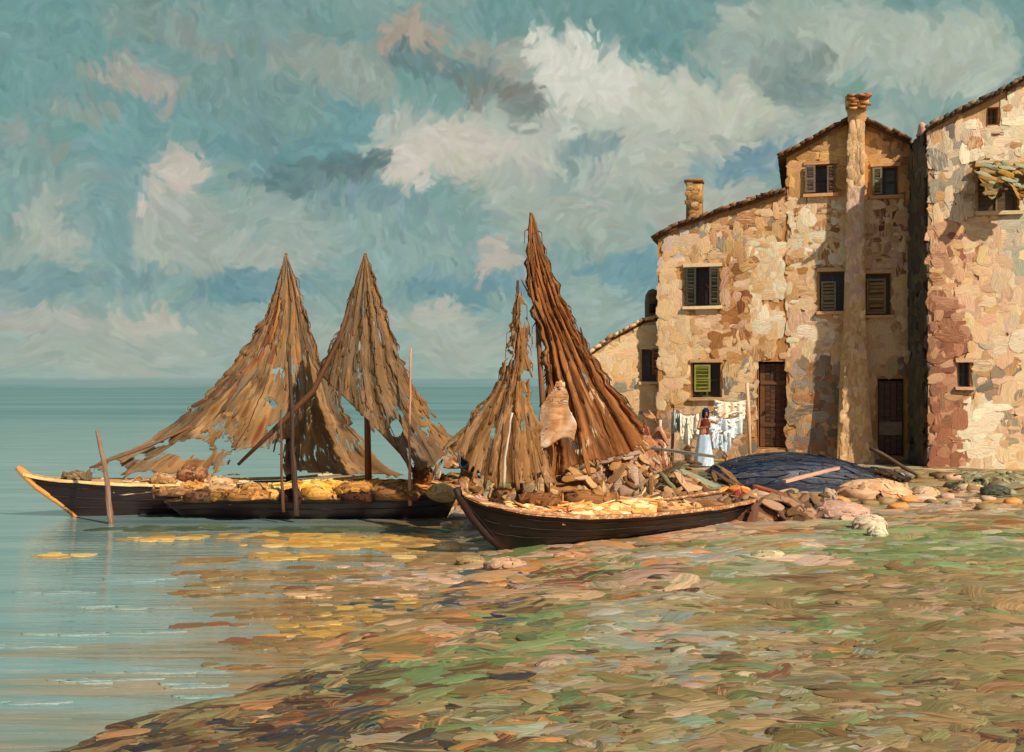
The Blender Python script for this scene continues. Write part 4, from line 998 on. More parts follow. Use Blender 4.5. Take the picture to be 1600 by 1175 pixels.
sail(tC, [(443,808,812),(470,805,818),(500,801,824),(530,796,826),(560,788,827),(600,774,826),(630,754,830),(660,727,842),(690,704,852),(715,688,858),(755,662,870)],
     lambda px, py: 17.3 + 0 * px, SB3b, (110, 76, 40), 3.7, lambda px, py, c, p: (fbm(px * .05, py * .06, 55, 4) > np.interp(py, [440, 560, 600, 700], [.56, .57, .68, .74])) | ((py > 696) & (px < 700 + (py - 696) * 1.2)), 'thin ochre sail beside the mast', nd=700, strip=70, folds=5, belly=.3)

# golden canvas over boat B, cloth bundles on the others
def drape(parent, name, pts, w, pal, seed, sag=.12, lift=0.0, label=None, mat=None, nd=120, dl=(.08, .26)):
    """a rumpled length of cloth laid along a line of points"""
    pts = np.array(pts, float); m = 40; s_ = np.linspace(0, 1, len(pts)); tt = np.linspace(0, 1, m)
    C = np.stack([np.interp(tt, s_, pts[:, k]) for k in range(3)], -1)
    T = np.gradient(C, axis=0); T /= np.linalg.norm(T, axis=1)[:, None]; S_ = np.cross(T, [0, 0, 1.]); S_ /= np.linalg.norm(S_, axis=1)[:, None]
    n = 16; cc = np.linspace(-1, 1, n); ww = np.interp(tt, np.linspace(0, 1, len(w)), w)
    G = C[:, None] + S_[:, None] * (cc[None, :, None] * ww[:, None, None])
    nz = fbm(tt[:, None] * 9 + seed, cc[None] * 2 + seed, 4, 3)
    G[..., 2] += -sag * cc[None] ** 2 * 2.2 + (nz - .5) * .10 + lift
    pal = np.array(pal, float); x = np.clip(vn(tt[:, None] * 3 + seed, cc[None] * 4, 6) * len(pal), 0, len(pal) - 1).astype(int)
    mb = MB(); mb.grid(G, pal[x], pal[(x + 2) % len(pal)]); GN = gnorm(G)
    ii = rng.integers(1, m - 1, nd); jj = rng.integers(1, n - 1, nd); c = pick(pal, nd)
    mb.dabs(G[ii, jj] + np.array([0, 0, .01]), T[ii] + rng.normal(0, .25, (nd, 3)), GN[ii, jj] * np.sign(GN[ii, jj][:, 2:3]) + rng.normal(0, .03, (nd, 3)), rng.uniform(dl[0], dl[1], nd), rng.uniform(.03, .08, nd), rng.uniform(.004, .012, nd), c, pick(pal, nd))
    o = mb.build(name, mat or M_cloth, parent)
    md = o.modifiers.new('thickness', 'SOLIDIFY'); md.thickness = .015
    return o
YEL = [(226,172,66),(240,196,100),(206,148,52),(236,212,150),(196,132,44)]
o = drape(tB, 'canvas', [P(388, 768, 20.75), P(440, 756, 20.8), P(500, 752, 20.8), P(545, 756, 20.8)], [.12, .34, .42, .30, .14], YEL, 2.2, sag=.10, nd=150); o['label'] = 'golden yellow canvas'
o = drape(tB, 'canvas', [P(535, 760, 20.8), P(590, 752, 20.9), P(650, 752, 20.95), P(700, 758, 21)], [.12, .28, .30, .12], [(196,132,60),(176,112,48),(214,150,76),(150,96,44)], 6.2, sag=.08, nd=100); o['label'] = 'ochre canvas'
o = drape(tA, 'canvas', [P(200, 758, 21.1), P(260, 752, 21.4), P(320, 752, 21.7), P(378, 760, 22)], [.12, .3, .34, .2], [(214,178,134),(190,150,104),(170,116,72),(226,196,156),(140,92,58)], 9.2, sag=.12, nd=120, lift=.08); o['label'] = 'pale rumpled canvas'
OR = [(226,150,76),(240,186,120),(244,210,160),(206,124,56),(232,168,96)]
o = drape(tC, 'canvas', [P(862, 796, 17.3), P(905, 793, 17.5), P(960, 789, 17.9), P(1030, 783, 18.4)], [.10, .26, .30, .12], OR, 4.4, sag=.12, nd=170, lift=.03); o['label'] = 'orange and cream canvas hanging over the gunwale'
o = drape(tC, 'canvas', [P(790, 793, 16.9), P(835, 797, 17.0), P(880, 800, 17.2)], [.06, .18, .14], [(236,196,140),(206,140,80),(170,96,52)], 14.4, sag=.1, nd=60, lift=.03)
# a pale cloth slung between the two sails
g_ = []
for a in np.linspace(0, 1, 26):
    row = []
    for b in np.linspace(0, 1, 22):
        w_ = np.interp(a, [0, .25, .7, 1], [6, 34, 60, 68]); x_ = 872 - 6 * a + w_ * (b - .5) + 3 * math.sin(a * 11)
        p = P(x_, 596 + 96 * a + 8 * math.sin(b * 6) * a - 14 * math.sin(math.pi * b) * (1 - a) * a, 17.32); p[1] += (-.06 * math.sin(math.pi * b) + .03 * math.sin(b * 9 + a * 2)) * min(1, a * 1.5); row.append(p)
    g_.append(row)
g_ = np.array(g_); k = fbm(g_[..., 0] * 6, g_[..., 2] * 3, 4, 3)[..., None]; k = np.clip((k - .3) * 2.5, 0, 1)
mb = MB(); mb.grid(g_, np.array([226, 200, 172]) * k + np.array([170, 118, 72]) * (1 - k), np.broadcast_to(np.array([206., 160, 116]), g_.shape))
nd = 40; ii = rng.integers(2, 24, nd); jj = rng.integers(2, 20, nd); gn_ = gnorm(g_)[ii, jj]; gn_ *= -np.sign(gn_[:, 1:2])
mb.dabs(g_[ii, jj], g_[ii + 1, jj] - g_[ii, jj] + rng.normal(0, .01, (nd, 3)), gn_, rng.uniform(.06, .16, nd), rng.uniform(.015, .035, nd), .004, pick([(236, 214, 190), (214, 172, 136), (226, 196, 164), (190, 140, 96)], nd), pick([(240, 226, 206), (190, 140, 100)], nd))
o = mb.build('canvas', M_sheer, tC); o['label'] = 'pale pinkish cloth slung between the two sails'; md = o.modifiers.new('thickness', 'SOLIDIFY'); md.thickness = .012
# rowlocks / fenders hanging on hull C
for px_, py_ in ((886, 822), (893, 832)):
    mb = MB(); th = np.linspace(0, 2 * np.pi, 14); c0 = P(px_, py_, 16.85); mb.tube(np.stack([c0[0] + .07 * np.cos(th), c0[1] + 0 * th, c0[2] + .10 * np.sin(th)], -1), .014, (232, 196, 150), (170, 120, 80), cap=False); mb.build('rope_ring', M_wood, tC)

def deck_lumps(parent, spots, name='net_bundle'):
    for (px_, py_, Y_, w_, h_, c1, c2) in spots:
        mb = MB(); c0 = P(px_, py_, Y_); s_ = Y_ / F
        mb.lump(c0, (w_ * s_ / 2, w_ * s_ * .35, h_ * s_ / 2), c1, c2, rough=.12)
        nd = 26; ph = rng.uniform(0, math.pi, nd); th = rng.uniform(-.2, 1.3, nd)
        D = np.stack([np.cos(ph) * np.cos(th), -np.sin(ph) * np.cos(th), np.sin(th)], 1)
        mb.dabs(c0 + D * np.array([w_ * s_ / 2, w_ * s_ * .35, h_ * s_ / 2]) * .98, rng.normal(0, .5, (nd, 3)) + np.array([1, 0, .2]), D, rng.uniform(.05, .14, nd) , rng.uniform(.02, .05, nd), .02, pick([c1, c2], nd), pick([c1, c2], nd))
        mb.build(name, M_net, parent)
deck_lumps(tA, [(255, 752, 21.25, 40, 22, (150, 104, 62), (196, 150, 100)), (300, 742, 21.5, 44, 26, (120, 72, 48), (170, 124, 84)), (340, 758, 21.7, 50, 26, (218, 182, 140), (190, 146, 100)), (120, 745, 20.95, 44, 14, (110, 92, 72), (150, 122, 88)), (318, 776, 20.75, 60, 20, (70, 46, 36), (120, 80, 50)), (385, 774, 20.35, 70, 16, (206, 150, 80), (150, 96, 50)), (270, 768, 20.75, 60, 14, (190, 140, 90), (110, 72, 44)), (300, 762, 21.3, 40, 16, (196, 132, 66), (226, 170, 96))])
deck_lumps(tB, [(455, 778, 20.35, 34, 26, (44, 26, 22), (76, 48, 36)), (600, 770, 20.5, 60, 20, (96, 60, 36), (150, 104, 60)), (660, 745, 20.9, 30, 40, (110, 62, 34), (150, 92, 50)), (690, 770, 20.5, 44, 28, (224, 190, 130), (190, 150, 90)), (560, 778, 20.4, 50, 18, (80, 46, 30), (60, 36, 26)), (420, 772, 20.6, 60, 14, (230, 190, 110), (200, 140, 60)), (350, 775, 20.7, 50, 14, (120, 74, 40), (180, 130, 60)), (345, 768, 20.9, 60, 22, (130, 84, 52), (206, 164, 112)), (500, 770, 20.55, 70, 20, (236, 190, 100), (196, 132, 50)), (555, 765, 20.5, 60, 24, (220, 160, 70), (140, 90, 46)), (632, 772, 20.45, 50, 22, (190, 134, 66), (110, 70, 40)), (400, 765, 20.7, 50, 20, (232, 186, 110), (160, 104, 56))])
deck_lumps(tC, [(1060, 795, 18.3, 70, 22, (190, 130, 70), (236, 190, 130)), (1110, 795, 18.7, 60, 24, (120, 76, 44), (170, 116, 66)), (840, 782, 17.3, 70, 24, (160, 104, 58), (110, 66, 36)), (920, 780, 18.2, 90, 26, (176, 120, 66), (120, 76, 44)), (746, 785, 16.7, 26, 14, (214, 170, 140), (190, 140, 104)), (775, 790, 16.8, 22, 12, (60, 36, 28), (90, 60, 40))])

# ------------------------------------------------------------------ poles in water and shore
def pole(pts, rad, label, group=None, col=(120, 82, 62), col2=(190, 160, 130), name='mooring_pole', cat='pole'):
    pts = np.array(pts, float); d = np.diff(pts, axis=0); 
    q = [pts[0]]
    for a, b in zip(pts[:-1], pts[1:]):
        for f_ in (.25, .5, .75, 1): q.append(a + (b - a) * f_ + rng.normal(0, .010, 3))
    mb = MB(); mb.tube(q, np.linspace(rad * 1.2, rad * .75, len(q)) * rng.uniform(.85, 1.15, len(q)), col, col2, n=8)
    return single(mb, name, M_wood, pts[0], label, cat, group)
PGp = 'rough wooden poles standing about the boats'
pole([P(174, 822, 19.9), P(165, 740, 19.9), P(152, 672, 19.9)], .045, 'leaning mooring pole standing in the water beside the far left bow', PGp)
pole([P(463, 806, 20.1), P(458, 700, 20.1), P(452, 548, 20.1)], .045, 'dark crooked pole standing in front of the golden canvas', PGp, (56, 36, 28), (120, 84, 60))
pole([P(443, 800, 20.0), P(440, 740, 20.0), P(437, 640, 20.0)], .025, 'thin dark pole just left of the tall crooked one by the golden canvas', PGp, (90, 52, 36), (150, 100, 70))
0 and pole([P(533, 806, 20.05), P(533, 760, 20.05), P(532, 672, 20.05)], .016, 'thin whitish stick against the brown sail right of the crooked pole', PGp, (206, 180, 146), (150, 120, 90))
pole([P(641, 790, 20.3), P(640, 690, 20.3), P(641, 545, 20.3)], .025, 'thin pinkish pole rising beside the right edge of the middle sail', PGp, (200, 130, 90), (226, 180, 150))
pole([P(787, 762, 16.9), P(791, 700, 16.9), P(800, 645, 16.9)], .020, 'slim white-streaked stick leaning by the beached boat\'s mast', PGp, (214, 190, 164), (240, 226, 206))
pole([gat(1042, 752), P(1037, 700, 27.5), P(1031, 655, 27.6)], .06, 'pale bleached post standing between the rubble and the washing', PGp, (214, 176, 140), (240, 220, 196))

# ------------------------------------------------------------------ rubble, planks and gear between boats and houses
def gnd(px, Y): x = (px - 800) / F * Y; return np.array([x, Y, max(0.0, float(terr(x, Y)))])
def heap(px, py, Y, w, h, dp, pal, label, name='net_heap', cat='net heap', group=None, nd=90, mat=None, dl=(.1, .3)):
    s_ = Y / F; c0 = P(px, py, Y); g0 = gnd(px, Y); top = H - (py - h / 2 - HY) / F * Y; hz = max(.12, top - g0[2])
    mb = MB(); pal = np.array(pal, float); R3 = np.array([w * s_ / 2, dp, hz])
    c0 = np.array([g0[0], Y, g0[2] - .02])
    mb.lump(c0, R3 * np.array([.8, .8, .62]), pal[0], pal[1], rough=.14, flat=.15, nu=24, nv=15)
    for k in range(9):
        o_ = np.array([rng.uniform(-.75, .75), rng.uniform(-.7, .3), 0]); hh = (1 - .6 * abs(o_[0])) * rng.uniform(.45, .95)
        f_ = rng.uniform(.22, .42); cs_ = c0 + R3 * np.array([o_[0], o_[1], 0]); ss = R3 * np.array([f_, f_, hh])
        mb.lump(cs_, ss, pal[rng.integers(len(pal))], pal[rng.integers(len(pal))], rough=.14, flat=.15, nu=14, nv=10)
        q_ = max(6, nd // 9); ph = rng.uniform(0, math.pi, q_); th = np.arcsin(rng.uniform(.05, 1, q_)); D = np.stack([np.cos(ph) * np.cos(th), -np.sin(ph) * np.cos(th), np.sin(th)], 1)
        mb.dabs(cs_ + D * ss * 1.02, rng.normal(0, .5, (q_, 3)) + np.array([1, 0, .1]), D / ss * hh, rng.uniform(dl[0], dl[1], q_) * .95, rng.uniform(.05, .13, q_), rng.uniform(.006, .016, q_), pick(pal, q_), pick(pal, q_), sink=.05)
    nd = nd // 4
    ph = rng.uniform(-.2, math.pi + .2, nd); th = np.arcsin(rng.uniform(0, 1, nd))
    D = np.stack([np.cos(ph) * np.cos(th), -np.sin(ph) * np.cos(th), np.sin(th)], 1)
    D = np.sign(D) * np.abs(D) ** .9
    mb.dabs(c0 + D * R3 * 1.01, rng.normal(0, .5, (nd, 3)) + np.array([1, 0, .1]), D / R3 * hz, rng.uniform(dl[0], dl[1], nd), rng.uniform(.04, .10, nd), rng.uniform(.02, .05, nd), pick(pal, nd), pick(pal, nd))
    return single(mb, name, mat or M_net, g0, label, cat, group)
NH = 'heaps of net and rope behind the beached boat'
HB = [(166,114,60),(138,92,50),(190,138,80),(116,78,46),(206,160,110),(170,142,116)]
heap(860, 735, 21.5, 190, 60, 1.1, HB, 'broad ochre net heap straight behind the rust-brown sail', group=NH, nd=200)
heap(965, 720, 24, 150, 80, 1.2, HB + [(196,158,134)], 'brown net heap piled at the foot of the tall sail\'s lower right corner', group=NH, nd=200)
heap(715, 735, 22.5, 90, 50, .9, [(176,124,70),(150,100,56),(206,164,128),(120,84,52)], 'tan net heap between the middle boat\'s stern and the ochre sail', group=NH, nd=110)
heap(1080, 745, 23.5, 150, 44, 1.0, [(118,84,50),(92,88,70),(150,110,70),(84,66,46)], 'low grey-brown heap right of the bleached post', group=NH, nd=160)
heap(1000, 672, 28, 90, 60, 1.2, [(190,140,100),(160,104,66),(206,164,134),(120,70,44)], 'small reddish heap against the wing\'s foot above the other heaps', group=NH, nd=120)
heap(1330, 742, 27, 170, 26, .9, [(64,40,26),(44,32,26),(92,60,38),(60,54,44)], 'dark tarry heap lying in the shade of the corner house', 'rope_heap', 'rope heap', nd=150)
heap(1185, 792, 19.3, 150, 50, .6, [(120,82,54),(96,66,46),(150,112,76),(180,140,108)], 'low brown heap at the stern of the beached boat', 'rope_heap', 'rope heap', nd=110)
heap(1545, 748, 25, 150, 26, .9, [(150,136,92),(132,118,80),(168,160,124),(110,96,60)], 'green-grey mound of weeds under the corner house', 'weed_mound', 'weeds', nd=160, mat=M_ground)
heap(1150, 775, 21.8, 70, 30, .4, [(222,150,50),(206,128,48),(236,176,90),(190,100,50)], 'bright orange sacking heaped beside the crimson bundle', 'sacking', 'sacking', nd=70, mat=M_cloth, dl=(.06, .16))
heap(1153, 780, 21.2, 22, 24, .16, [(160,40,50),(130,30,40),(190,70,60)], 'small crimson bundle on the orange sacking', 'cloth_bundle', 'bundle', nd=24, mat=M_cloth, dl=(.04, .08))
heap(1270, 790, 20.6, 110, 34, .5, [(150,116,80),(120,84,54),(190,150,116),(96,70,48)], 'buff rubble heap between the beached boat\'s stern and the wide pink rock', 'rubble_heap', 'rubble', nd=110)
heap(1050, 765, 20.6, 130, 46, .6, [(196,150,104),(150,104,62),(112,80,50),(212,172,130)], 'sandy heap behind the long orange plank', group=NH, nd=140)
# basket and black tarpaulin near hull C's bow
t = thing('wicker_basket', 'black wicker fish basket tipped on its side near the beached boat\'s bow', 'basket', tuple(P(745, 738, 18.8)))
mb = MB(); c0 = P(748, 716, 18.8)
ax = np.array([-.75, -.35, .35]); ax /= np.linalg.norm(ax); s1 = np.cross(ax, [0, 0, 1.]); s1 /= np.linalg.norm(s1); s2 = np.cross(s1, ax)
rows = []
for r_, x_ in ((.02, .26), (.17, .25), (.22, .1), (.25, -.05), (.27, -.22), (.25, -.22), (.22, .0), (.15, .2), (.01, .21)):
    th = np.linspace(0, 2 * np.pi, 25); rows.append(c0 - ax * x_ + (np.cos(th)[:, None] * s1 + np.sin(th)[:, None] * s2) * r_)
mb.grid(np.array(rows), np.array([38, 36, 40]), np.array([70, 76, 86]))
for x_, r_ in ((.18, .205), (.08, .232), (-.03, .255), (-.13, .268)):
    th = np.linspace(0, 2 * np.pi, 25); mb.tube(c0 - ax * x_ + (np.cos(th)[:, None] * s1 + np.sin(th)[:, None] * s2) * r_, .016, (52, 52, 58), (92, 98, 106), n=6, cap=False)
mb.build('basket_body', M_wood, t)
mb = MB(); th = np.linspace(0, 2 * np.pi, 25); mb.tube(c0 + ax * .22 + (np.cos(th)[:, None] * s1 + np.sin(th)[:, None] * s2) * .27, .024, (60, 60, 68), (100, 104, 110), n=6, cap=False); mb.build('rim', M_wood, t)

def plank(pa, pb, w, th, col, col2, label, group='planks and spars lying in the rubble', name='plank', cat='plank', round_=False):
    pa, pb = np.array(pa, float), np.array(pb, float); d = pb - pa; L = np.linalg.norm(d); x = d / L; y = np.cross([0, 0, 1.], x); y /= np.linalg.norm(y); z = np.cross(x, y)
    mb = MB()
    if round_: mb.tube([pa + d * k + rng.normal(0, .008, 3) for k in np.linspace(0, 1, 6)], np.array([.8, 1, 1, 1, .95, .6]) * w / 2, col, col2, n=9)
    else:
        R3 = np.stack([x, y, z], 1); mb.box((pa + pb) / 2, (L, w, th), col, col2, R3, jit=.01)
    return single(mb, name, M_wood, (pa + pb) / 2, label, cat, group, smooth=round_)
plank(P(832, 742, 19.0), P(915, 706, 19.6), .24, .06, (190, 152, 122), (150, 116, 88), 'pale grey-pink plank slanting up across the brown heap', round_=True, name='log', cat='log')
plank(P(962, 777, 18.6), P(1110, 797, 19.0), .22, .05, (236, 176, 112), (206, 136, 76), 'long sunlit orange plank laid along the beached boat\'s rail')
plank(P(1060, 735, 22.5), P(1120, 762, 22), .40, .06, (150, 152, 124), (116, 120, 100), 'broad grey-green board lying left of the blue boat')
plank(P(1225, 752, 22.8), P(1310, 731, 23.4), .12, .06, (214, 164, 134), (180, 130, 104), 'pinkish plank propped against the overturned blue boat')
plank(P(1110, 812, 19.6), P(1270, 797, 21.2), .16, .05, (196, 150, 118), (160, 118, 88), 'faded plank along the stern of the beached boat')
plank(P(1085, 762, 20.8), P(1160, 778, 20.8), .3, .06, (104, 62, 34), (70, 42, 26), 'dark brown board left of the orange sacking')
plank(P(1032, 738, 20.5), P(1064, 778, 20.2), .10, .05, (112, 104, 66), (150, 146, 110), 'short olive branch leaning on the orange plank', round_=True, name='branch', cat='branch')
plank(P(1360, 700, 26), P(1432, 742, 26), .10, .05, (70, 46, 32), (100, 70, 50), 'dark spar leaning down beside the shaded doorway', round_=True, name='spar', cat='spar')
plank(P(1020, 700, 25), P(1120, 714, 24.4), .3, .06, (120, 124, 108), (96, 92, 80), 'blue-grey board lying below the washing')
plank(P(1180, 760, 22.0), P(1228, 775, 21.6), .22, .05, (160, 84, 50), (110, 60, 40), 'reddish board right of the orange sacking')

# overturned blue boat
t = thing('overturned_boat', 'dark navy boat lying keel up on the beach in front of the doors', 'rowing boat', tuple(gnd(1245, 25.0)), 0)
Yb = 25.0; xa, xb = (1100 - 800) / F * Yb, (1372 - 800) / F * Yb; g0 = gnd(1245, Yb); Lb = xb - xa
rows = []; nx = 40
for i in range(nx):
    s_ = i / (nx - 1); b = .85 * (np.sin(np.pi * min(1, .03 + s_ * .97)) ** .55) if s_ < .5 else .85 * (np.sin(np.pi * (.03 + s_ * .97)) ** .75 if s_ < .999 else .02); b = max(b, .03)
    hgt = (.90 * np.sin(np.pi * (.04 + .92 * s_)) ** .42) - .12 * s_
    a = np.linspace(0, math.pi, 17); q = []
    for w_ in a: q.append((xa + Lb * s_, Yb - b * math.cos(w_) , g0[2] - .03 + hgt * (math.sin(w_) ** .62) * (1 if True else 0)))
    rows.append(q)
rows = np.array(rows); rows[..., 1] = Yb - (Yb - rows[..., 1])
k = fbm(rows[..., 0] * .9, rows[..., 2] * 9, 13, 3)[..., None]
mb = MB(); mb.grid(rows, np.array([14, 24, 44]) * (1 - k) + np.array([34, 44, 62]) * k, np.broadcast_to(np.array([18., 26, 42]), rows.shape), U=np.stack([rows[..., 0], rows[..., 2] * 3, rows[..., 1] * 0], -1).reshape(-1, 3))
nd = 110; ii = rng.integers(2, nx - 3, nd); jj = rng.integers(1, 9, nd); C = rows[ii, jj]; T = rows[ii + 2, jj] - rows[ii - 2, jj]; Nn = np.cross(rows[ii, jj + 1] - C, T); Nn *= np.sign(-Nn[:, 1])[:, None]
mb.dabs(C, T, Nn, rng.uniform(.2, .6, nd), rng.uniform(.04, .09, nd), .006, pick([(20,30,52),(32,44,66),(14,20,34),(46,58,76),(16,26,46)], nd), pick([(20,30,50),(90,84,86)], nd))
mb.build('hull', M_navy, t)
mb = MB(); mb.tube(rows[1:-1, 8] + np.array([0, 0, .02]), .03, (30, 26, 30), (60, 44, 40)); mb.build('keel', M_wood, t)
mb = MB(); mb.tube(rows[:, 0] + np.array([0, -.02, .05]), .035, (40, 52, 76), (120, 70, 54)); mb.build('gunwale', M_wood, t)

# rocks: the big ones by hand
def rock(px, py, w, h, c1, c2, label, group=None, Y=None, nd=22):
    g0 = gat(px, py + h / 2) if Y is None else gnd(px, Y); Y = g0[1]; s_ = Y / F
    mb = MB(); sz = np.array([w * s_ / 2, w * s_ * .4, h * s_ * .62]); c0 = g0 + np.array([0, sz[1] * .6, sz[2] * .3])
    mb.lump(c0, sz, c1, c2, rough=.10, nu=16, nv=10)
    if nd:
        ph = rng.uniform(.1, math.pi - .1, nd); th = rng.uniform(0, 1.3, nd); D = np.stack([np.cos(ph) * np.cos(th), -np.sin(ph) * np.cos(th), np.sin(th)], 1); D = np.sign(D) * np.abs(D) ** .85
        mb.dabs(c0 + D * sz * .97, rng.normal(0, .3, (nd, 3)) + np.array([1, 0, .25]), D / sz, sz[0] * rng.uniform(.2, .45, nd), sz[0] * rng.uniform(.08, .16, nd), .02, pick([c1, c2], nd), pick([c1, c2], nd))
    single(mb, 'rock', M_stone, g0, label, 'rock', group)
RG = 'rocks strewn over the upper beach'
rock(1372, 762, 104, 34, (228, 182, 136), (206, 156, 112), 'largest flat-topped peach rock below the corner house', RG, nd=60)
rock(1320, 797, 84, 34, (206, 164, 140), (188, 144, 118), 'wide pink rock in front of the largest peach one', RG, nd=40)
rock(1362, 815, 52, 26, (200, 158, 134), (226, 206, 170), 'low pink rock touching the grass, below the wide pink rock', RG)
rock(1372, 830, 30, 20, (226, 216, 184), (196, 176, 140), 'small whitish rock on the edge of the bright green grass', RG)
rock(1300, 752, 26, 22, (206, 166, 150), (180, 140, 120), 'round mauve rock resting by the blue boat\'s propped plank', RG)
rock(1335, 745, 50, 26, (158, 140, 76), (132, 116, 64), 'olive-yellow rock at the right end of the blue boat', RG)
rock(1298, 775, 24, 34, (214, 184, 152), (160, 130, 104), 'upright pale rock left of the wide pink rock', RG)
rock(1450, 768, 40, 20, (214, 190, 150), (190, 150, 104), 'cream rock just right of the largest peach rock', RG)
rock(1520, 762, 46, 16, (222, 196, 158), (190, 160, 120), 'flat cream rock below the weed mound', RG)
rock(1560, 766, 44, 20, (60, 62, 48), (90, 88, 66), 'dark mossy rock near the right edge under the weed mound', RG)
rock(900, 760, 0.1 + 40, 26, (70, 56, 40), (110, 84, 56), 'dark brown stone between the boat\'s mast and the cream rock', RG, Y=19.6)
rock(945, 758, 56, 34, (222, 182, 134), (196, 150, 104), 'cream boulder behind the beached boat\'s orange canvas', RG, Y=19.6, nd=36)
rock(798, 755, 26, 24, (196, 166, 150), (160, 130, 116), 'mauve stone at the foot of the beached boat\'s mast', RG, Y=18.6)
rock(738, 758, 26, 24, (190, 166, 152), (160, 136, 126), 'mauve stone just above the beached boat\'s bow', RG, Y=18.9)
rock(690, 740, 38, 24, (206, 188, 160), (130, 110, 90), 'pale stone heap end beside the middle boat\'s stern', RG, Y=21.3)
rock(980, 668, 34, 22, (196, 160, 140), (170, 130, 110), 'round mauve stone high on the reddish heap', RG, Y=27)
rock(960, 676, 36, 26, (190, 152, 134), (170, 130, 110), 'broad mauve stone left of the round one on the reddish heap', RG, Y=26)
rock(997, 690, 20, 34, (196, 156, 134), (166, 122, 98), 'narrow upright mauve stone at the side of the reddish heap', RG, Y=25.6)
rock(943, 705, 18, 16, (206, 178, 160), (176, 140, 120), 'small pale stone on the brown heap at the tall sail\'s corner', RG, Y=23)
rock(1240, 695, 26, 22, (160, 150, 130), (136, 124, 104), 'grey block against the wall right of the tall brown door', RG, Y=31)
rock(1262, 700, 24, 20, (176, 170, 152), (150, 140, 120), 'bluish-grey block beside the chimney breast\'s foot', RG, Y=31)
rock(1205, 702, 30, 18, (206, 160, 116), (180, 132, 92), 'buff block lying before the tall brown door', RG, Y=31)
rock(890, 868, 50, 10, (206, 160, 120), (176, 124, 80), 'flat peach stone at the waterline under the beached hull', RG, nd=12)
rock(790, 880, 60, 20, (206, 164, 128), (180, 140, 106), 'broad pink stone where the beached boat\'s stem touches the sand', RG)
rock(735, 876, 44, 16, (150, 126, 84), (170, 140, 94), 'tan stone in the shallows left of the beached bow', RG)
rock(700, 852, 40, 14, (236, 206, 150), (222, 180, 120), 'bright cream stone showing above the shallows by the bow', RG)
0 and rock(680, 866, 18, 12, (222, 184, 130), (190, 150, 100), 'small buff stone in the shallows below the bright cream one', RG, nd=10)
rock(1202, 866, 50, 14, (200, 190, 146), (170, 150, 110), 'flat pale stone alone amid the grass', RG)
0 and rock(1290, 970, 0.1 + 40, 16, (206, 160, 120), (176, 134, 98), 'peach stone at the right of the brightest green patch', RG)
0 and rock(600, 1040, 36, 22, (176, 140, 96), (140, 104, 70), 'tan stone among green weed near the foreground shore', RG)
0 and rock(828, 1028, 40, 24, (170, 144, 104), (150, 116, 76), 'round buff stone left of the pale puddle', RG)
0 and rock(790, 1040, 26, 22, (160, 130, 90), (120, 84, 54), 'small brown-buff stone next to the round buff one', RG)
# many small ones, alike
RS = 'small loose stones in the rubble'
cnt = 0
for k in range(150):
    px_ = rng.uniform(690, 1600); py_ = rng.uniform(745, 800) if px_ > 1230 else rng.uniform(728, 775)
    if px_ < 1230:
        Y_ = rng.uniform(19.5, 25) + (px_ - 700) * .004; g_ = gnd(px_, Y_)
    else: g_ = gat(px_, py_)
    pal = [PINK, TAN, [(150, 134, 116), (176, 156, 136)], BROWN, ORANGE][rng.choice(5, p=[.35, .25, .18, .12, .10])]
    c1, c2 = pick(pal, 2); w_ = rng.uniform(.08, .26)
    mb = MB(); mb.lump(g_ + np.array([0, 0, w_ * .2]), (w_, w_ * rng.uniform(.6, 1), w_ * rng.uniform(.35, .6)), c1, c2, rough=.12, nu=10, nv=7)
    single(mb, 'stone', M_stone, g_, 'small loose stone lying in the rubble between boats and houses', 'stone', RS)

# ------------------------------------------------------------------ washing line and the woman
Yl = 33.0
LG = 'washing hung out before the low house'
lp1 = gnd(1172, Yl); lp0 = gnd(1050, Yl + .6)
mb = MB(); mb.tube([lp1, P(1170, 650, Yl), P(1167, 598, Yl)], .055, (214, 168, 124), (240, 214, 184)); single(mb, 'line_post', M_wood, lp1, 'buff post holding the right end of the washing line', 'post')
mb = MB(); mb.tube([lp0, P(1052, 645, Yl + .6)], .05, (150, 110, 78), (90, 66, 50)); single(mb, 'line_post', M_wood, lp0, 'short brown post holding the left end of the washing line', 'post')
p0, p1 = P(1052, 648, Yl + .6), P(1170, 628, Yl); mb = MB(); pts = [p0 + (p1 - p0) * k + np.array([0, 0, -.25 * 4 * k * (1 - k) * .5]) for k in np.linspace(0, 1, 12)]; mb.tube(pts, .012, (140, 116, 90)); single(mb, 'washing_line', M_wood, p0, 'sagging line strung between the two posts', 'line')
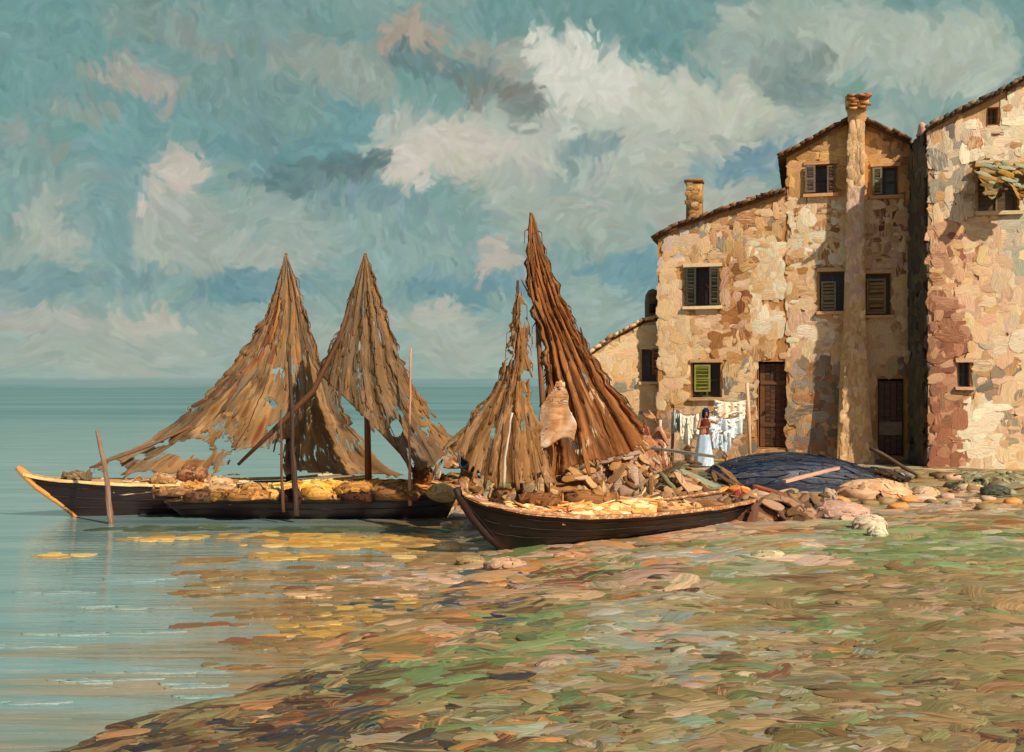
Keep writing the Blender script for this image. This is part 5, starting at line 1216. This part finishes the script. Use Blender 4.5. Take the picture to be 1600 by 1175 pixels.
def washing(xa, xb, ya, yb, Y, c1, c2, label, seed):
    g = []
    for a in np.linspace(0, 1, 14):
        row = []
        for b in np.linspace(0, 1, 18):
            p = P(xa + (xb - xa) * b, ya + (yb - ya) * a * (.9 + .12 * math.sin(b * 7 + seed)) + 5 * math.sin(math.pi * b) * (1 - a * .3), Y); p[1] += .10 * a * math.sin(b * 13 + seed) + .04 * math.sin(b * 29 + seed); row.append(p)
        g.append(row)
    g = np.array(g); k = vn(g[..., 0] * 5 + seed, g[..., 2] * 3)[..., None]
    mb = MB(); mb.grid(g, np.array(c1) * (1 - k) + np.array(c2) * k, np.broadcast_to(np.array(c2, float), g.shape))
    nd = 26; ii = rng.integers(1, 12, nd); jj = rng.integers(1, 16, nd)
    mb.dabs(g[ii, jj] - np.array([0, .02, 0]), rng.normal(0, .25, (nd, 3)) + (np.array([1, 0, 0]) if xb - xa > yb - ya else np.array([0, 0, 1])), np.repeat([[0., -1, 0]], nd, 0) + rng.normal(0, .1, (nd, 3)), .12, .03, .004, pick([c1, c2], nd), pick([c1, c2], nd))
    o = single(mb, 'hanging_sheet', M_cloth, g[0, 0], label, 'washing', LG); md = o.modifiers.new('thickness', 'SOLIDIFY'); md.thickness = .012
washing(1116, 1168, 624, 654, Yl, (250, 238, 214), (232, 204, 170), 'wide cream sheet at the right end of the washing line', 1)
washing(1108, 1160, 650, 682, Yl - .25, (176, 196, 206), (240, 238, 226), 'pale blue cloth hanging below the cream sheet', 3)
washing(1062, 1092, 646, 692, Yl + .3, (206, 208, 190), (236, 226, 200), 'greenish-white cloth left of the woman', 5)
washing(1052, 1066, 642, 676, Yl + .45, (156, 172, 172), (196, 196, 180), 'narrow blue-grey cloth at the left end of the washing line', 8)
washing(1112, 1142, 674, 704, Yl - .5, (236, 236, 226), (166, 186, 200), 'white and blue linen trailing by the woman\'s skirt', 9)

gp = gnd(1100, 31.6); t = thing('person', 'woman with a dark headscarf, rust-red bodice and blue-white skirt reaching for the washing', 'person', tuple(gp))
def skin_body():
    me = bpy.data.meshes.new('body'); z = gp[2] * 0
    J = [((0, 0, .92), (.13, .10)), ((.01, -.01, 1.12), (.115, .085)), ((.02, -.03, 1.32), (.14, .09)), ((.03, -.05, 1.44), (.05, .05)), ((.04, -.07, 1.55), (.085, .095)), ((.045, -.075, 1.64), (.07, .08)),
         ((.18, -.04, 1.36), (.05, .05)), ((.34, -.12, 1.30), (.042, .04)), ((.50, -.05, 1.46), (.03, .028)), ((.56, -.03, 1.52), (.03, .016)),
         ((-.13, -.04, 1.36), (.05, .05)), ((-.20, -.14, 1.12), (.042, .04)), ((-.06, -.30, 1.16), (.03, .028)), ((.0, -.34, 1.19), (.03, .016)),
         ((.08, 0, .85), (.09, .09)), ((.09, -.02, .48), (.06, .06)), ((.09, 0, .10), (.038, .038)), ((.09, -.13, .03), (.035, .028)),
         ((-.08, 0, .85), (.09, .09)), ((-.10, .02, .48), (.06, .06)), ((-.11, .04, .10), (.038, .038)), ((-.11, -.09, .03), (.035, .028))]
    E = [(0, 1), (1, 2), (2, 3), (3, 4), (4, 5), (2, 6), (6, 7), (7, 8), (8, 9), (2, 10), (10, 11), (11, 12), (12, 13), (0, 14), (14, 15), (15, 16), (16, 17), (0, 18), (18, 19), (19, 20), (20, 21)]
    # fingers and thumbs
    for base, dr in ((9, (.7, .1, .7)), (13, (.8, -.5, .2))):
        b = J[base][0]; dr = np.array(dr) / np.linalg.norm(dr); sd_ = np.cross(dr, [0, 1, 0]); sd_ /= np.linalg.norm(sd_)
        for q, ln in zip((-1.5, -.5, .5, 1.5), (.062, .075, .07, .055)):
            a = np.array(b) + sd_ * q * .016 + dr * .025; k = len(J); J.append((tuple(a + dr * ln * .5), (.008, .008))); J.append((tuple(a + dr * ln + np.array([0, -.012, -.012])), (.007, .007))); E += [(base, k), (k, k + 1)]
        a = np.array(b) - sd_ * .035 - dr * .01; k = len(J); J.append((tuple(a), (.010, .010))); J.append((tuple(a + dr * .035 - sd_ * .015), (.008, .008))); E += [(base, k), (k, k + 1)]
    # nose, ears, chin
    for p_, r_ in (((.04, -.165, 1.545), .013), ((-.045, -.06, 1.55), .015), ((.125, -.06, 1.55), .015), ((.04, -.13, 1.485), .03)): k = len(J); J.append((p_, (r_, r_))); E.append((4, k))
    me.from_pydata([j[0] for j in J], E, [])
    o = bpy.data.objects.new('body', me); COL.objects.link(o); o.parent = t
    for nm in ('Col', 'ColB'):
        at = me.attributes.new(nm, 'FLOAT_COLOR', 'POINT'); 
        for q in at.data: q.color = tuple(lin((196, 136, 98)) * KALB) + (1,)
    sk = o.modifiers.new('skin', 'SKIN'); 
    for i, j in enumerate(J):
        me.skin_vertices[0].data[i].radius = j[1]; me.skin_vertices[0].data[i].use_root = (i == 0)
    sb = o.modifiers.new('smooth', 'SUBSURF'); sb.levels = 2; sb.render_levels = 2
    mt = bpy.data.materials.new('tanned_skin'); mt.use_nodes = True; b = mt.node_tree.nodes['Principled BSDF']; b.inputs['Roughness'].default_value = .6
    nz = mt.node_tree.nodes.new('ShaderNodeTexNoise'); nz.inputs['Scale'].default_value = 12; rp = mt.node_tree.nodes.new('ShaderNodeValToRGB')
    rp.color_ramp.elements[0].color = tuple(lin((166, 104, 72)) * .8) + (1,); rp.color_ramp.elements[1].color = tuple(lin((210, 150, 112)) * .8) + (1,)
    mt.node_tree.links.new(nz.outputs[0], rp.inputs[0]); mt.node_tree.links.new(rp.outputs[0], b.inputs['Base Color']); me.materials.append(mt)
skin_body()
def ringsurf(rings, col, col2, name, mat, n=22, wob=.0, seed=0):
    th = np.linspace(0, 2 * np.pi, n + 1); G = []
    for (cx, cy, z, rx, ry) in rings: w_ = 1 + wob * np.sin(th * 7 + seed) * (1.5 - z); G.append(np.stack([gp[0] + cx + rx * w_ * np.cos(th), gp[1] + cy + ry * w_ * np.sin(th), gp[2] + z + 0 * th], -1))
    G = np.array(G); k = vn(G[..., 0] * 9, G[..., 2] * 3)[..., None]; mb = MB(); mb.grid(G, np.array(col) * (1 - k) + np.array(col2) * k, np.broadcast_to(np.array(col2, float), G.shape), U=np.stack([G[..., 2] * 1., np.repeat(th[None], len(rings), 0), 0 * G[..., 0]], -1).reshape(-1, 3)); return mb.build(name, mat, t)
ringsurf([(0, 0, .06, .30, .27), (0, 0, .3, .27, .24), (0, 0, .6, .22, .19), (0, 0, .85, .18, .145), (0, 0, .98, .145, .115), (0, 0, 1.0, .13, .10)], (226, 228, 220), (140, 164, 190), 'skirt', M_cloth, wob=.06)
ringsurf([(0, 0, .95, .15, .12), (.01, -.01, 1.1, .135, .105), (.02, -.03, 1.25, .155, .115), (.02, -.03, 1.36, .15, .105), (.03, -.045, 1.42, .085, .075)], (126, 56, 34), (92, 40, 28), 'bodice', M_cloth)
ringsurf([(.03, -.02, 1.40, .075, .07), (.035, -.03, 1.48, .10, .10), (.04, -.04, 1.57, .112, .112), (.042, -.05, 1.66, .10, .10), (.045, -.055, 1.72, .06, .06), (.045, -.055, 1.735, .01, .01)], (44, 52, 72), (30, 34, 48), 'headscarf', M_cloth)
mb = MB()
for sx in (.01, .07): mb.lump(gp + np.array([sx, -.155, 1.565]), (.012, .006, .008), (30, 22, 20))
mb.build('eyes', M_skin, t)
mb = MB(); mb.lump(gp + np.array([.04, -.162, 1.51]), (.022, .005, .006), (150, 70, 60)); mb.build('mouth', M_skin, t)

# drop helper data
for o in bpy.data.objects:
    if '_inv' in o: del o['_inv']
